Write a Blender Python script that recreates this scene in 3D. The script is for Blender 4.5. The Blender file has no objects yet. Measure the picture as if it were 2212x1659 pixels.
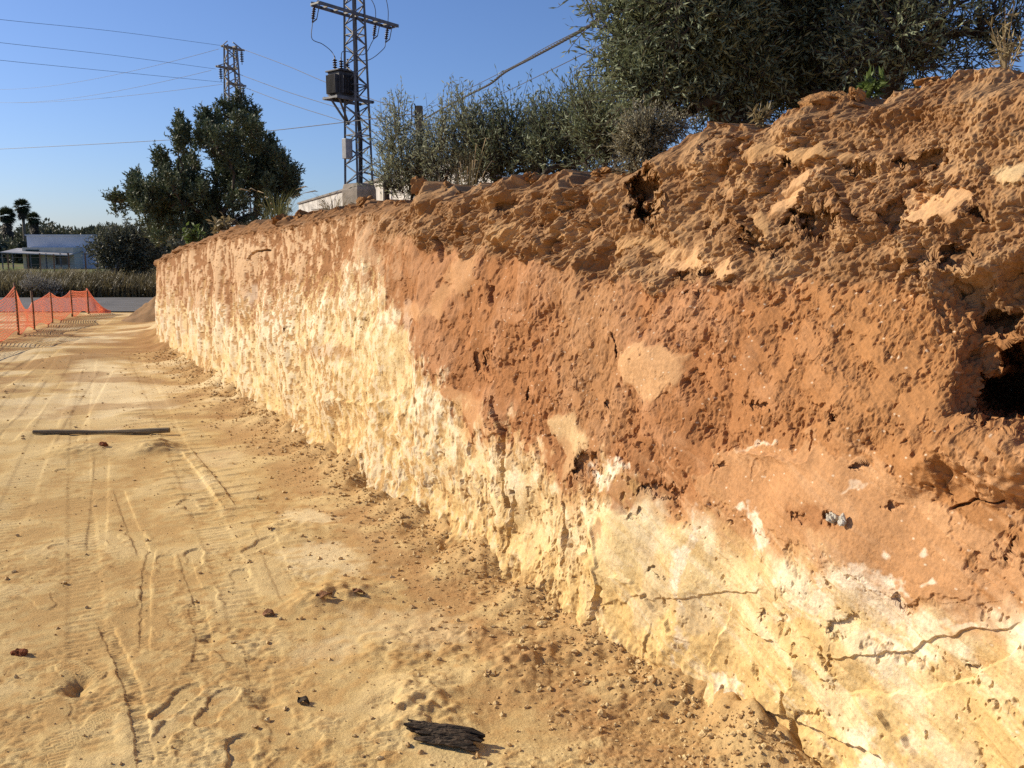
import bpy, math, random
import numpy as np
from mathutils import Vector

SC = bpy.context.scene
# ------------------------------------------------------------------ camera
W0, H0, F = 2212.0, 1659.0, 1880.0          # traced photo size and focal length in its pixels
PITCH = math.radians(8.7)
CAM = np.array([0.0, 0.0, 1.6])
cd = bpy.data.cameras.new('camera')
cam = bpy.data.objects.new('camera', cd)
SC.collection.objects.link(cam)
cam.location = CAM
cam.rotation_euler = (math.radians(90) - PITCH, 0, 0)
cd.sensor_width = 36.0
cd.lens = 36.0 * F / W0
cd.clip_start = 0.05
cd.clip_end = 9000
SC.camera = cam
# ------------------------------------------------------------------ light
SUN_EL, SUN_F = math.radians(29), math.radians(15)
tosun = Vector((-math.cos(SUN_F) * math.cos(SUN_EL), math.sin(SUN_F) * math.cos(SUN_EL), math.sin(SUN_EL)))
world = bpy.data.worlds.new('World')
SC.world = world
world.use_nodes = True
wn = world.node_tree.nodes
wn.clear()
sky = wn.new('ShaderNodeTexSky')
sky.sky_type = 'NISHITA'
sky.sun_disc = False
sky.sun_elevation = SUN_EL
sky.sun_rotation = math.atan2(tosun.x, tosun.y) % (2 * math.pi)
sky.air_density = 1.0
sky.dust_density = 0.6
sky.ozone_density = 5.0
bgn = wn.new('ShaderNodeBackground')
bgn.inputs['Strength'].default_value = 0.084
won = wn.new('ShaderNodeOutputWorld')
wbn = wn.new('ShaderNodeMix')
wbn.data_type = 'RGBA'
wbn.blend_type = 'MULTIPLY'
wbn.inputs[0].default_value = 1.0
wbn.inputs[7].default_value = (0.86, 0.91, 1.12, 1)
world.node_tree.links.new(sky.outputs[0], wbn.inputs[6])
world.node_tree.links.new(wbn.outputs[2], bgn.inputs[0])
world.node_tree.links.new(bgn.outputs[0], won.inputs[0])
sl = bpy.data.lights.new('sun', 'SUN')
sl.energy = 4.8
sl.angle = math.radians(0.53)
sl.color = (1.0, 0.86, 0.66)
so = bpy.data.objects.new('sun', sl)
SC.collection.objects.link(so)
so.rotation_euler = tosun.to_track_quat('Z', 'Y').to_euler()
so.location = tosun * 50
SC.view_settings.view_transform = 'Standard'
SC.view_settings.look = 'None'
SC.view_settings.exposure = 0.45
SC.view_settings.gamma = 1.0
SC.cycles.max_bounces = 6
SC.cycles.use_denoising = False

# ------------------------------------------------------------------ picture <-> place
CP, SP = math.cos(PITCH), math.sin(PITCH)


def ray(px, py):
    a = (px - W0 / 2) / F
    v = (H0 / 2 - py) / F
    return np.array([a, CP + v * SP, -SP + v * CP])


def at(px, py, y):
    d = ray(px, py)
    return CAM + d * (y / d[1])


def ground_at(px, py, z=0.0):
    d = ray(px, py)
    return CAM + d * ((z - CAM[2]) / d[2])


def project(X, Y, Z):
    zc = Y * CP - (Z - CAM[2]) * SP
    yc = Y * SP + (Z - CAM[2]) * CP
    zc = np.where(np.abs(zc) < 0.05, 0.05, zc)
    return W0 / 2 + F * X / zc, H0 / 2 - F * yc / zc, zc


def ppm(y):            # picture pixels per metre at that distance
    return F / y


# ------------------------------------------------------------------ noise
_rs = np.random.RandomState(7)
_perm = _rs.permutation(256)
_perm = np.concatenate([_perm, _perm])
_ang = _rs.rand(256) * 2 * np.pi
_gx, _gy = np.cos(_ang), np.sin(_ang)


def perlin(x, y, seed=0):
    x = x + seed * 17.31
    y = y + seed * 9.77
    xi = np.floor(x).astype(np.int64)
    yi = np.floor(y).astype(np.int64)
    fx, fy = x - xi, y - yi
    xi &= 255
    yi &= 255
    u = fx * fx * fx * (fx * (fx * 6 - 15) + 10)
    v = fy * fy * fy * (fy * (fy * 6 - 15) + 10)
    x1, y1 = (xi + 1) & 255, (yi + 1) & 255

    def g(a, b, dx, dy):
        h = _perm[_perm[a] + b]
        return _gx[h] * dx + _gy[h] * dy
    n0 = g(xi, yi, fx, fy) * (1 - u) + g(x1, yi, fx - 1, fy) * u
    n1 = g(xi, y1, fx, fy - 1) * (1 - u) + g(x1, y1, fx - 1, fy - 1) * u
    return (n0 * (1 - v) + n1 * v) * 1.5


def fbm(x, y, octv=4, seed=0, gain=0.5, f0=1.0, ds=None, ridge=False):
    r = np.zeros(np.broadcast(x, y).shape)
    a, f = 1.0, f0
    for k in range(octv):
        n = perlin(x * f, y * f, seed + k * 3)
        if ridge:
            n = np.abs(n) * 2.0 - 0.55
        if ds is not None:
            n = n * np.clip(1.6 - 3.0 * ds * f, 0, 1)
        r += a * n
        a *= gain
        f *= 2.03
    return r


def worley(x, y, seed=0):
    xi = np.floor(x).astype(np.int64)
    yi = np.floor(y).astype(np.int64)
    F1 = np.full(x.shape, 9.0)
    F2 = np.full(x.shape, 9.0)
    ID = np.zeros(x.shape)
    for dx in (-1, 0, 1):
        for dy in (-1, 0, 1):
            cx, cy = xi + dx, yi + dy
            h = _perm[_perm[(cx + seed * 7) & 255] + (cy & 255)]
            h2 = _perm[h + 13]
            qx = cx + h / 256.0
            qy = cy + h2 / 256.0
            d = np.hypot(qx - x, qy - y)
            m = d < F1
            F2 = np.where(m, F1, np.minimum(F2, d))
            ID = np.where(m, _perm[h2 + 5] / 256.0, ID)
            F1 = np.where(m, d, F1)
    return F1, F2, ID


def sst(a, b, x):
    t = np.clip((x - a) / (b - a), 0, 1)
    return t * t * (3 - 2 * t)


def lin(c):
    c = np.asarray(c, float) / 255.0
    return np.where(c <= 0.04045, c / 12.92, ((c + 0.055) / 1.055) ** 2.4)


# sunlit earth as it looks in the photograph -> its own (unlit) colour
LIT = np.array([1.36, 1.22, 1.00])


def soil(r, g, b):
    return np.clip(lin((r, g, b)) / LIT, 0.01, 0.85)


def poly_sdf(px, py, poly, reach=40):
    """signed distance (negative inside) evaluated near the polygon only"""
    P = np.array(poly, float)
    out = np.full(px.shape, 1e3)
    m = (px > P[:, 0].min() - reach) & (px < P[:, 0].max() + reach) & (py > P[:, 1].min() - reach) & (py < P[:, 1].max() + reach)
    if not m.any():
        return out
    x, y = px[m], py[m]
    d = np.full(x.shape, 1e9)
    inside = np.zeros(x.shape, bool)
    for i in range(len(P)):
        a, b = P[i], P[(i + 1) % len(P)]
        e = b - a
        t = np.clip(((x - a[0]) * e[0] + (y - a[1]) * e[1]) / (e @ e), 0, 1)
        d = np.minimum(d, np.hypot(x - a[0] - t * e[0], y - a[1] - t * e[1]))
        c = ((a[1] > y) != (b[1] > y))
        dy = (b[1] - a[1]) if abs(b[1] - a[1]) > 1e-9 else 1e-9
        inside ^= c & (x < a[0] + (y - a[1]) * e[0] / dy)
    out[m] = np.where(inside, -d, d)
    return out


def line_dist(px, py, pts, reach=60):
    """distance to a polyline, signed side, running length"""
    P = np.array(pts, float)
    D = np.full(px.shape, 1e3)
    SG = np.zeros(px.shape)
    RL = np.zeros(px.shape)
    m = (px > P[:, 0].min() - reach) & (px < P[:, 0].max() + reach) & (py > P[:, 1].min() - reach) & (py < P[:, 1].max() + reach)
    if not m.any():
        return D, SG, RL
    x, y = px[m], py[m]
    d = np.full(x.shape, 1e9)
    sg = np.zeros(x.shape)
    rl = np.zeros(x.shape)
    L = 0
    for i in range(len(P) - 1):
        a, b = P[i], P[i + 1]
        e = b - a
        le = math.hypot(*e)
        t = np.clip(((x - a[0]) * e[0] + (y - a[1]) * e[1]) / (e @ e), 0, 1)
        dd = np.hypot(x - a[0] - t * e[0], y - a[1] - t * e[1])
        k = dd < d
        d = np.where(k, dd, d)
        sg = np.where(k, np.sign(e[0] * (y - a[1]) - e[1] * (x - a[0])), sg)
        rl = np.where(k, L + t * le, rl)
        L += le
    D[m], SG[m], RL[m] = d, sg, rl
    return D, SG, RL


# ------------------------------------------------------------------ mesh helpers
def link(o, parent=None):
    SC.collection.objects.link(o)
    if parent is not None:
        o.parent = parent
    return o


def mesh_obj(name, V, Q=None, T=None, material=None, parent=None, smooth=False, cols=None, val=None):
    V = np.asarray(V, np.float32)
    if parent is not None:
        V = V - np.array(parent.matrix_world_loc if hasattr(parent, 'matrix_world_loc') else world_loc(parent), np.float32)
    me = bpy.data.meshes.new(name)
    nq = 0 if Q is None else len(Q)
    nt = 0 if T is None else len(T)
    me.vertices.add(len(V))
    me.vertices.foreach_set('co', V.ravel())
    parts = []
    if nq:
        parts.append(np.asarray(Q, np.int32).ravel())
    if nt:
        parts.append(np.asarray(T, np.int32).ravel())
    idx = np.concatenate(parts)
    me.loops.add(len(idx))
    me.loops.foreach_set('vertex_index', idx)
    me.polygons.add(nq + nt)
    st = np.concatenate([np.arange(nq) * 4, nq * 4 + np.arange(nt) * 3]).astype(np.int32)
    me.polygons.foreach_set('loop_start', st)
    me.polygons.foreach_set('use_smooth', np.full(nq + nt, smooth))
    me.update(calc_edges=True)
    if cols is not None:
        at_ = me.attributes.new('soil', 'FLOAT_COLOR', 'POINT')
        c4 = np.ones((len(V), 4), np.float32)
        c4[:, :3] = cols
        at_.data.foreach_set('color', c4.ravel())
    if val is not None:
        at_ = me.attributes.new('tone', 'FLOAT', 'POINT')
        at_.data.foreach_set('value', np.asarray(val, np.float32))
    if material:
        me.materials.append(material)
    return link(bpy.data.objects.new(name, me), parent)


def world_loc(o):
    v = np.zeros(3)
    while o is not None:
        v = v + np.array(o.location)
        o = o.parent
    return v


def tag(o, label, cat, group=None):
    o['label'] = label
    o['category'] = cat
    if group:
        o['group'] = group
    return o


def thing(name, label, cat, loc, group=None):
    o = bpy.data.objects.new(name, None)
    o.empty_display_size = 0.2
    link(o)
    o.location = [float(v) for v in loc]
    return tag(o, label, cat, group)


class MB:
    def __init__(self):
        self.v, self.q, self.t, self.n = [], [], [], 0

    def add(self, V, Q=None, T=None):
        V = np.asarray(V, float)
        if Q is not None and len(Q):
            self.q.append(np.asarray(Q) + self.n)
        if T is not None and len(T):
            self.t.append(np.asarray(T) + self.n)
        self.v.append(V)
        self.n += len(V)

    def box(self, c, s, rz=0.0, ax=None):
        x, y, z = np.array(s) / 2.0
        V = np.array([[a * x, b * y, d * z] for d in (-1, 1) for b in (-1, 1) for a in (-1, 1)])
        if ax is not None:
            V = V @ np.array(ax)
        else:
            c_, s_ = math.cos(rz), math.sin(rz)
            V = np.stack([V[:, 0] * c_ - V[:, 1] * s_, V[:, 0] * s_ + V[:, 1] * c_, V[:, 2]], 1)
        self.add(V + np.array(c), [[0, 2, 3, 1], [4, 5, 7, 6], [0, 1, 5, 4], [2, 6, 7, 3], [0, 4, 6, 2], [1, 3, 7, 5]])

    def bar(self, a, b, w, h=None):
        a, b = np.array(a, float), np.array(b, float)
        d = b - a
        L = np.linalg.norm(d)
        d /= L
        up = np.array([0, 0, 1.0]) if abs(d[2]) < 0.95 else np.array([1.0, 0, 0])
        sx = np.cross(d, up)
        sx /= np.linalg.norm(sx)
        sz = np.cross(sx, d)
        self.box((a + b) / 2, (w, L, h or w), ax=[sx, d, sz])

    def tube(self, pts, rad, n=6, cap=True):
        P = np.asarray(pts, float)
        k = len(P)
        R = np.full(k, rad) if np.isscalar(rad) else np.asarray(rad, float)
        D = np.gradient(P, axis=0)
        D /= np.linalg.norm(D, axis=1)[:, None] + 1e-12
        ref = np.array([0, 0, 1.0]) if abs(D[0][2]) < 0.9 else np.array([1.0, 0, 0])
        A = np.cross(D, ref)
        A /= np.linalg.norm(A, axis=1)[:, None] + 1e-12
        Bv = np.cross(D, A)
        an = np.arange(n) * 2 * np.pi / n
        V = P[:, None] + R[:, None, None] * (np.cos(an)[None, :, None] * A[:, None] + np.sin(an)[None, :, None] * Bv[:, None])
        V = V.reshape(-1, 3)
        i = np.arange(k - 1)[:, None] * n
        j = np.arange(n)[None]
        j2 = (j + 1) % n
        Q = np.stack([i + j, i + j2, i + n + j2, i + n + j], -1).reshape(-1, 4)
        T = None
        if cap:
            T = [[0, m + 1, m] for m in range(1, n - 1)] + [[(k - 1) * n, (k - 1) * n + m, (k - 1) * n + m + 1] for m in range(1, n - 1)]
        self.add(V, Q, T)

    def lathe(self, c, prof, n=12, axis=(0, 0, 1)):
        ax = np.array(axis, float)
        ax /= np.linalg.norm(ax)
        c = np.array(c, float)
        self.tube([c + ax * h for r, h in prof], [max(r, 1e-3) for r, h in prof], n)

    def blob(self, c, r, seed=0, rough=0.25, sub=2, rot=None):
        V, T = ico(sub)
        rng = np.random.RandomState(seed)
        o = rng.rand(3) * 50
        nz = fbm(V[:, 0] * 1.3 + o[0] + V[:, 2] * 0.9, V[:, 1] * 1.3 + o[1] - V[:, 2] * 0.8, 4, seed % 40)
        W = V * (1 + rough * nz * 1.6)[:, None]
        for _ in range(4):      # broken faces
            d = rng.randn(3)
            d /= np.linalg.norm(d)
            h = W @ d
            lim = 0.62 + 0.2 * rng.rand()
            W = W - np.maximum(h - lim, 0)[:, None] * d * 0.8
        W = W * np.array(r)
        if rot is not None:
            c_, s_ = math.cos(rot), math.sin(rot)
            W = np.stack([W[:, 0] * c_ - W[:, 1] * s_, W[:, 0] * s_ + W[:, 1] * c_, W[:, 2]], 1)
        self.add(W + np.array(c), None, T)

    def build(self, name, material, parent=None, smooth=False, val=None, bevel=0):
        o = mesh_obj(name, np.concatenate(self.v), np.concatenate(self.q) if self.q else None,
                     np.concatenate(self.t) if self.t else None, material, parent, smooth, val=val)
        if bevel:
            m = o.modifiers.new('bevel', 'BEVEL')
            m.width = bevel
            m.segments = 2
        return o


_ico = {}


def ico(sub):
    if sub in _ico:
        return _ico[sub]
    import bmesh
    bm = bmesh.new()
    bmesh.ops.create_icosphere(bm, subdivisions=sub, radius=1.0)
    V = np.array([v.co[:] for v in bm.verts])
    T = np.array([[v.index for v in f.verts] for f in bm.faces])
    bm.free()
    _ico[sub] = (V, T)
    return V, T


def grid_quads(nr, nc, wrap=False):
    i = np.arange(nr - 1)[:, None]
    j = np.arange(nc if wrap else nc - 1)[None]
    j2 = (j + 1) % nc
    return np.stack([i * nc + j, i * nc + j2, (i + 1) * nc + j2, (i + 1) * nc + j], -1).reshape(-1, 4)


# ------------------------------------------------------------------ materials
def new_mat(name):
    m = bpy.data.materials.new(name)
    m.use_nodes = True
    nt = m.node_tree
    b = nt.nodes['Principled BSDF']
    return m, nt, b


def mat(name, c1, c2, scale=8.0, rough=0.8, metal=0.0, bump=0.0, bscale=None, detail=5, spec=0.3, stretch=None):
    m, nt, b = new_mat(name)
    N, L = nt.nodes, nt.links
    tc = N.new('ShaderNodeTexCoord')
    mp = N.new('ShaderNodeMapping')
    L.new(tc.outputs['Object'], mp.inputs[0])
    if stretch:
        mp.inputs['Scale'].default_value = stretch
    nz = N.new('ShaderNodeTexNoise')
    nz.inputs['Scale'].default_value = scale
    nz.inputs['Detail'].default_value = detail
    L.new(mp.outputs[0], nz.inputs['Vector'])
    cr = N.new('ShaderNodeValToRGB')
    cr.color_ramp.elements[0].position = 0.35
    cr.color_ramp.elements[1].position = 0.65
    cr.color_ramp.elements[0].color = (*c1, 1)
    cr.color_ramp.elements[1].color = (*c2, 1)
    L.new(nz.outputs['Fac'], cr.inputs[0])
    L.new(cr.outputs[0], b.inputs['Base Color'])
    b.inputs['Roughness'].default_value = rough
    b.inputs['Metallic'].default_value = metal
    b.inputs['Specular IOR Level'].default_value = spec
    if bump:
        n2 = N.new('ShaderNodeTexNoise')
        n2.inputs['Scale'].default_value = bscale or scale * 4
        n2.inputs['Detail'].default_value = 6
        L.new(mp.outputs[0], n2.inputs['Vector'])
        bp = N.new('ShaderNodeBump')
        bp.inputs['Strength'].default_value = bump
        bp.inputs['Distance'].default_value = 0.02
        L.new(n2.outputs['Fac'], bp.inputs['Height'])
        L.new(bp.outputs[0], b.inputs['Normal'])
    return m


def soil_mat(name, grain=90.0, bump=0.5, dist=0.006, vary=0.22):
    """earth: the strata colour of the mesh, broken up by grains and specks"""
    m, nt, b = new_mat(name)
    N, L = nt.nodes, nt.links
    at_ = N.new('ShaderNodeAttribute')
    at_.attribute_name = 'soil'
    tc = N.new('ShaderNodeTexCoord')
    n1 = N.new('ShaderNodeTexNoise')
    n1.inputs['Scale'].default_value = grain
    n1.inputs['Detail'].default_value = 8
    n1.inputs['Roughness'].default_value = 0.7
    L.new(tc.outputs['Object'], n1.inputs['Vector'])
    mr = N.new('ShaderNodeMapRange')
    mr.inputs['From Min'].default_value = 0.3
    mr.inputs['From Max'].default_value = 0.7
    mr.inputs['To Min'].default_value = 1 - vary
    mr.inputs['To Max'].default_value = 1 + vary
    L.new(n1.outputs['Fac'], mr.inputs['Value'])
    mx = N.new('ShaderNodeMix')
    mx.data_type = 'RGBA'
    mx.blend_type = 'MULTIPLY'
    mx.inputs['Factor'].default_value = 1.0
    L.new(at_.outputs['Color'], mx.inputs[6])
    L.new(mr.outputs[0], mx.inputs[7])
    L.new(mx.outputs[2], b.inputs['Base Color'])
    b.inputs['Roughness'].default_value = 0.95
    b.inputs['Specular IOR Level'].default_value = 0.1
    bp = N.new('ShaderNodeBump')
    bp.inputs['Strength'].default_value = bump
    bp.inputs['Distance'].default_value = dist
    L.new(n1.outputs['Fac'], bp.inputs['Height'])
    L.new(bp.outputs[0], b.inputs['Normal'])
    return m


def leaf_mat(name, dark, light, trans=0.25, rough=0.55):
    m, nt, b = new_mat(name)
    N, L = nt.nodes, nt.links
    at_ = N.new('ShaderNodeAttribute')
    at_.attribute_name = 'tone'
    tc = N.new('ShaderNodeTexCoord')
    nz = N.new('ShaderNodeTexNoise')
    nz.inputs['Scale'].default_value = 3.0
    L.new(tc.outputs['Object'], nz.inputs['Vector'])
    ad = N.new('ShaderNodeMath')
    ad.operation = 'MULTIPLY_ADD'
    ad.inputs[1].default_value = 0.7
    L.new(nz.outputs['Fac'], ad.inputs[0])
    sb = N.new('ShaderNodeMath')
    sb.operation = 'SUBTRACT'
    sb.inputs[1].default_value = 0.35
    L.new(at_.outputs['Fac'], sb.inputs[0])
    L.new(sb.outputs[0], ad.inputs[2])
    cr = N.new('ShaderNodeValToRGB')
    cr.color_ramp.elements[0].color = (*dark, 1)
    cr.color_ramp.elements[1].color = (*light, 1)
    L.new(ad.outputs[0], cr.inputs[0])
    L.new(cr.outputs[0], b.inputs['Base Color'])
    b.inputs['Roughness'].default_value = rough
    b.inputs['Specular IOR Level'].default_value = 0.35
    tr = N.new('ShaderNodeBsdfTranslucent')
    L.new(cr.outputs[0], tr.inputs['Color'])
    ms = N.new('ShaderNodeMixShader')
    ms.inputs[0].default_value = trans
    L.new(b.outputs[0], ms.inputs[1])
    L.new(tr.outputs[0], ms.inputs[2])
    L.new(ms.outputs[0], N['Material Output'].inputs[0])
    return m


M_BANK = soil_mat('cut_earth', 100, 0.5, 0.006, 0.17)
M_GROUND = soil_mat('sandy_ground', 110, 0.65, 0.007, 0.20)
M_CLOD = mat('dirt_clod', soil(150, 104, 60), soil(186, 134, 80), 14, 0.95, 0, 0.8, 60, spec=0.1)
M_PEBBLE = mat('pebble', soil(196, 150, 92), soil(236, 200, 136), 30, 0.95, 0, 0.4, 120, spec=0.1)
M_PALESTONE = mat('pale_stone', soil(205, 185, 150), soil(235, 220, 190), 40, 0.9, 0, 0.5, 120, spec=0.1)
M_WOODDARK = mat('charred_wood', (0.012, 0.009, 0.007), (0.10, 0.07, 0.045), 40, 0.9, 0, 0.8, 60, stretch=(0.4, 3, 3))
M_TIMBER = mat('grey_timber', (0.13, 0.10, 0.062), (0.25, 0.20, 0.125), 20, 0.9, 0, 0.5, 50, stretch=(0.3, 4, 4))
M_POLEWOOD = mat('weathered_pole', (0.10, 0.085, 0.055), (0.19, 0.165, 0.11), 8, 0.9, 0, 0.5, 20, stretch=(3, 3, 0.4))
M_STEEL = mat('galvanised_steel', (0.10, 0.105, 0.11), (0.17, 0.175, 0.18), 6, 0.55, 0.4, 0.1, 30)
M_STEELFAR = mat('weathered_steel', (0.17, 0.17, 0.165), (0.27, 0.26, 0.24), 5, 0.6, 0.2, 0.1, 30)
M_TRAFO = mat('painted_tank', (0.040, 0.042, 0.046), (0.065, 0.066, 0.070), 5, 0.55, 0, 0.1, 30)
M_INSUL = mat('brown_porcelain', (0.022, 0.014, 0.012), (0.045, 0.026, 0.02), 9, 0.3, 0, 0, 20, spec=0.5)
M_WIRE = mat('cable', (0.05, 0.05, 0.055), (0.09, 0.09, 0.095), 5, 0.6, 0.1)
M_CABLE = mat('twisted_cable', (0.02, 0.02, 0.022), (0.05, 0.048, 0.045), 30, 0.6)
M_GREYBOX = mat('grey_box', (0.24, 0.25, 0.25), (0.34, 0.35, 0.35), 7, 0.5)
M_CONC = mat('concrete', (0.20, 0.18, 0.15), (0.34, 0.30, 0.25), 5, 0.9, 0, 0.4, 30)
M_PLASTER = mat('stained_plaster', (0.36, 0.34, 0.31), (0.60, 0.58, 0.54), 2.2, 0.9, 0, 0.3, 20)
M_COPING = mat('coping', (0.13, 0.12, 0.11), (0.24, 0.22, 0.20), 5, 0.9, 0, 0.4, 20)
M_WHITEWALL = mat('whitewash', (0.50, 0.54, 0.62), (0.60, 0.64, 0.72), 1.2, 0.85, 0, 0.1, 6)
M_ROOFSHEET = mat('roof_sheet', (0.30, 0.30, 0.31), (0.42, 0.42, 0.42), 1.5, 0.6, 0.2)
M_DOORGREEN = mat('green_shutter', (0.015, 0.030, 0.024), (0.03, 0.05, 0.04), 3, 0.6)
M_DARKWIN = mat('window_glass', (0.02, 0.022, 0.025), (0.05, 0.055, 0.06), 3, 0.15, 0, 0, 5, spec=0.6)
M_NET = leaf_mat('orange_netting', (0.97, 0.56, 0.40), (1.0, 0.66, 0.50), 0.58)
M_REBAR = mat('rusty_stake', (0.14, 0.085, 0.045), (0.24, 0.15, 0.085), 20, 0.85)
M_ASPHALT = mat('asphalt', (0.085, 0.088, 0.092), (0.125, 0.127, 0.13), 1.2, 0.9, 0, 0.3, 60)
M_BARK = mat('bark', (0.045, 0.036, 0.027), (0.10, 0.082, 0.06), 14, 0.95, 0, 0.6, 40, stretch=(1, 1, 0.35))
M_OLIVE = leaf_mat('olive_leaf', (0.052, 0.072, 0.034), (0.31, 0.36, 0.21), 0.22)
M_OLIVEPALE = leaf_mat('pale_olive_leaf', (0.09, 0.11, 0.06), (0.42, 0.45, 0.29), 0.25)
M_SALTBUSH = leaf_mat('grey_shrub_leaf', (0.11, 0.10, 0.06), (0.40, 0.37, 0.24), 0.25)
M_CONIFER = leaf_mat('conifer_spray', (0.036, 0.052, 0.030), (0.135, 0.175, 0.085), 0.15)
M_DARKSHRUB = leaf_mat('dark_shrub_leaf', (0.05, 0.058, 0.036), (0.20, 0.21, 0.13), 0.2)
M_FAR = leaf_mat('far_foliage', (0.045, 0.055, 0.035), (0.12, 0.125, 0.07), 0.2)
M_PALM = leaf_mat('palm_frond', (0.020, 0.030, 0.014), (0.075, 0.09, 0.04), 0.2)
M_PALMSKIRT = leaf_mat('dead_frond', (0.035, 0.028, 0.018), (0.085, 0.07, 0.045), 0.1)
M_DRYGRASS = leaf_mat('dry_grass', (0.11, 0.085, 0.035), (0.36, 0.29, 0.15), 0.3)
M_GREENGRASS = leaf_mat('green_grass', (0.05, 0.065, 0.022), (0.22, 0.22, 0.09), 0.3)
M_WEED = leaf_mat('weed_leaf', (0.05, 0.085, 0.02), (0.16, 0.22, 0.06), 0.35)
M_DEADLEAF = mat('dead_leaf', (0.10, 0.045, 0.018), (0.24, 0.11, 0.045), 30, 0.85, 0, 0.4, 60)
M_REDSTONE = mat('reddish_stone', soil(120, 62, 34), soil(165, 98, 60), 30, 0.9, 0, 0.5, 90, spec=0.1)

# ------------------------------------------------------------------ plan of the cut bank
BP = np.array([(4.6, -4.3), (3.63, -2.5), (2.80, -1.0), (2.24, 0.0), (1.69, 1.0), (1.13, 2.0), (0.58, 3.0), (0.02, 4.0), (-0.54, 5.0),
               (-1.65, 7.0), (-2.76, 9.0), (-3.86, 11.0), (-4.74, 12.6), (-5.40, 13.8), (-5.95, 14.8), (-6.45, 15.8), (-6.95, 17.0),
               (-7.50, 18.7), (-8.25, 21.0), (-9.25, 24.0), (-10.4, 28.0), (-12.0, 36.0), (-13.0, 60.0)])


def catmull(P, per=24):
    P = np.vstack([2 * P[0] - P[1], P, 2 * P[-1] - P[-2]])
    out = []
    for i in range(1, len(P) - 2):
        t = np.linspace(0, 1, per, endpoint=False)[:, None]
        p0, p1, p2, p3 = P[i - 1], P[i], P[i + 1], P[i + 2]
        out.append(0.5 * (2 * p1 + (p2 - p0) * t + (2 * p0 - 5 * p1 + 4 * p2 - p3) * t * t + (3 * p1 - p0 - 3 * p2 + p3) * t ** 3))
    out.append(P[-2][None])
    return np.vstack(out)


BC = catmull(BP)
BS = np.concatenate([[0], np.cumsum(np.hypot(*np.diff(BC, axis=0).T))])
NB = np.array([0.874, 0.485])         # horizontal direction into the bank

CREST = np.array([(300, 562), (335, 560), (365, 540), (400, 522), (440, 508), (480, 494), (520, 487), (560, 482), (600, 474), (650, 466), (700, 455),
                  (760, 442), (820, 434), (875, 428), (900, 408), (940, 402), (990, 410), (1040, 402), (1070, 384), (1140, 378), (1210, 382),
                  (1280, 372), (1340, 366), (1385, 348), (1420, 312), (1470, 288), (1530, 270), (1600, 260), (1660, 238), (1720, 214),
                  (1790, 212), (1870, 206), (1920, 192), (1970, 178), (2040, 166), (2100, 152), (2160, 142), (2212, 138), (2500, 110), (3000, 90)], float)


def crest_row(px):
    return np.interp(px, CREST[:, 0], CREST[:, 1])


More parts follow.
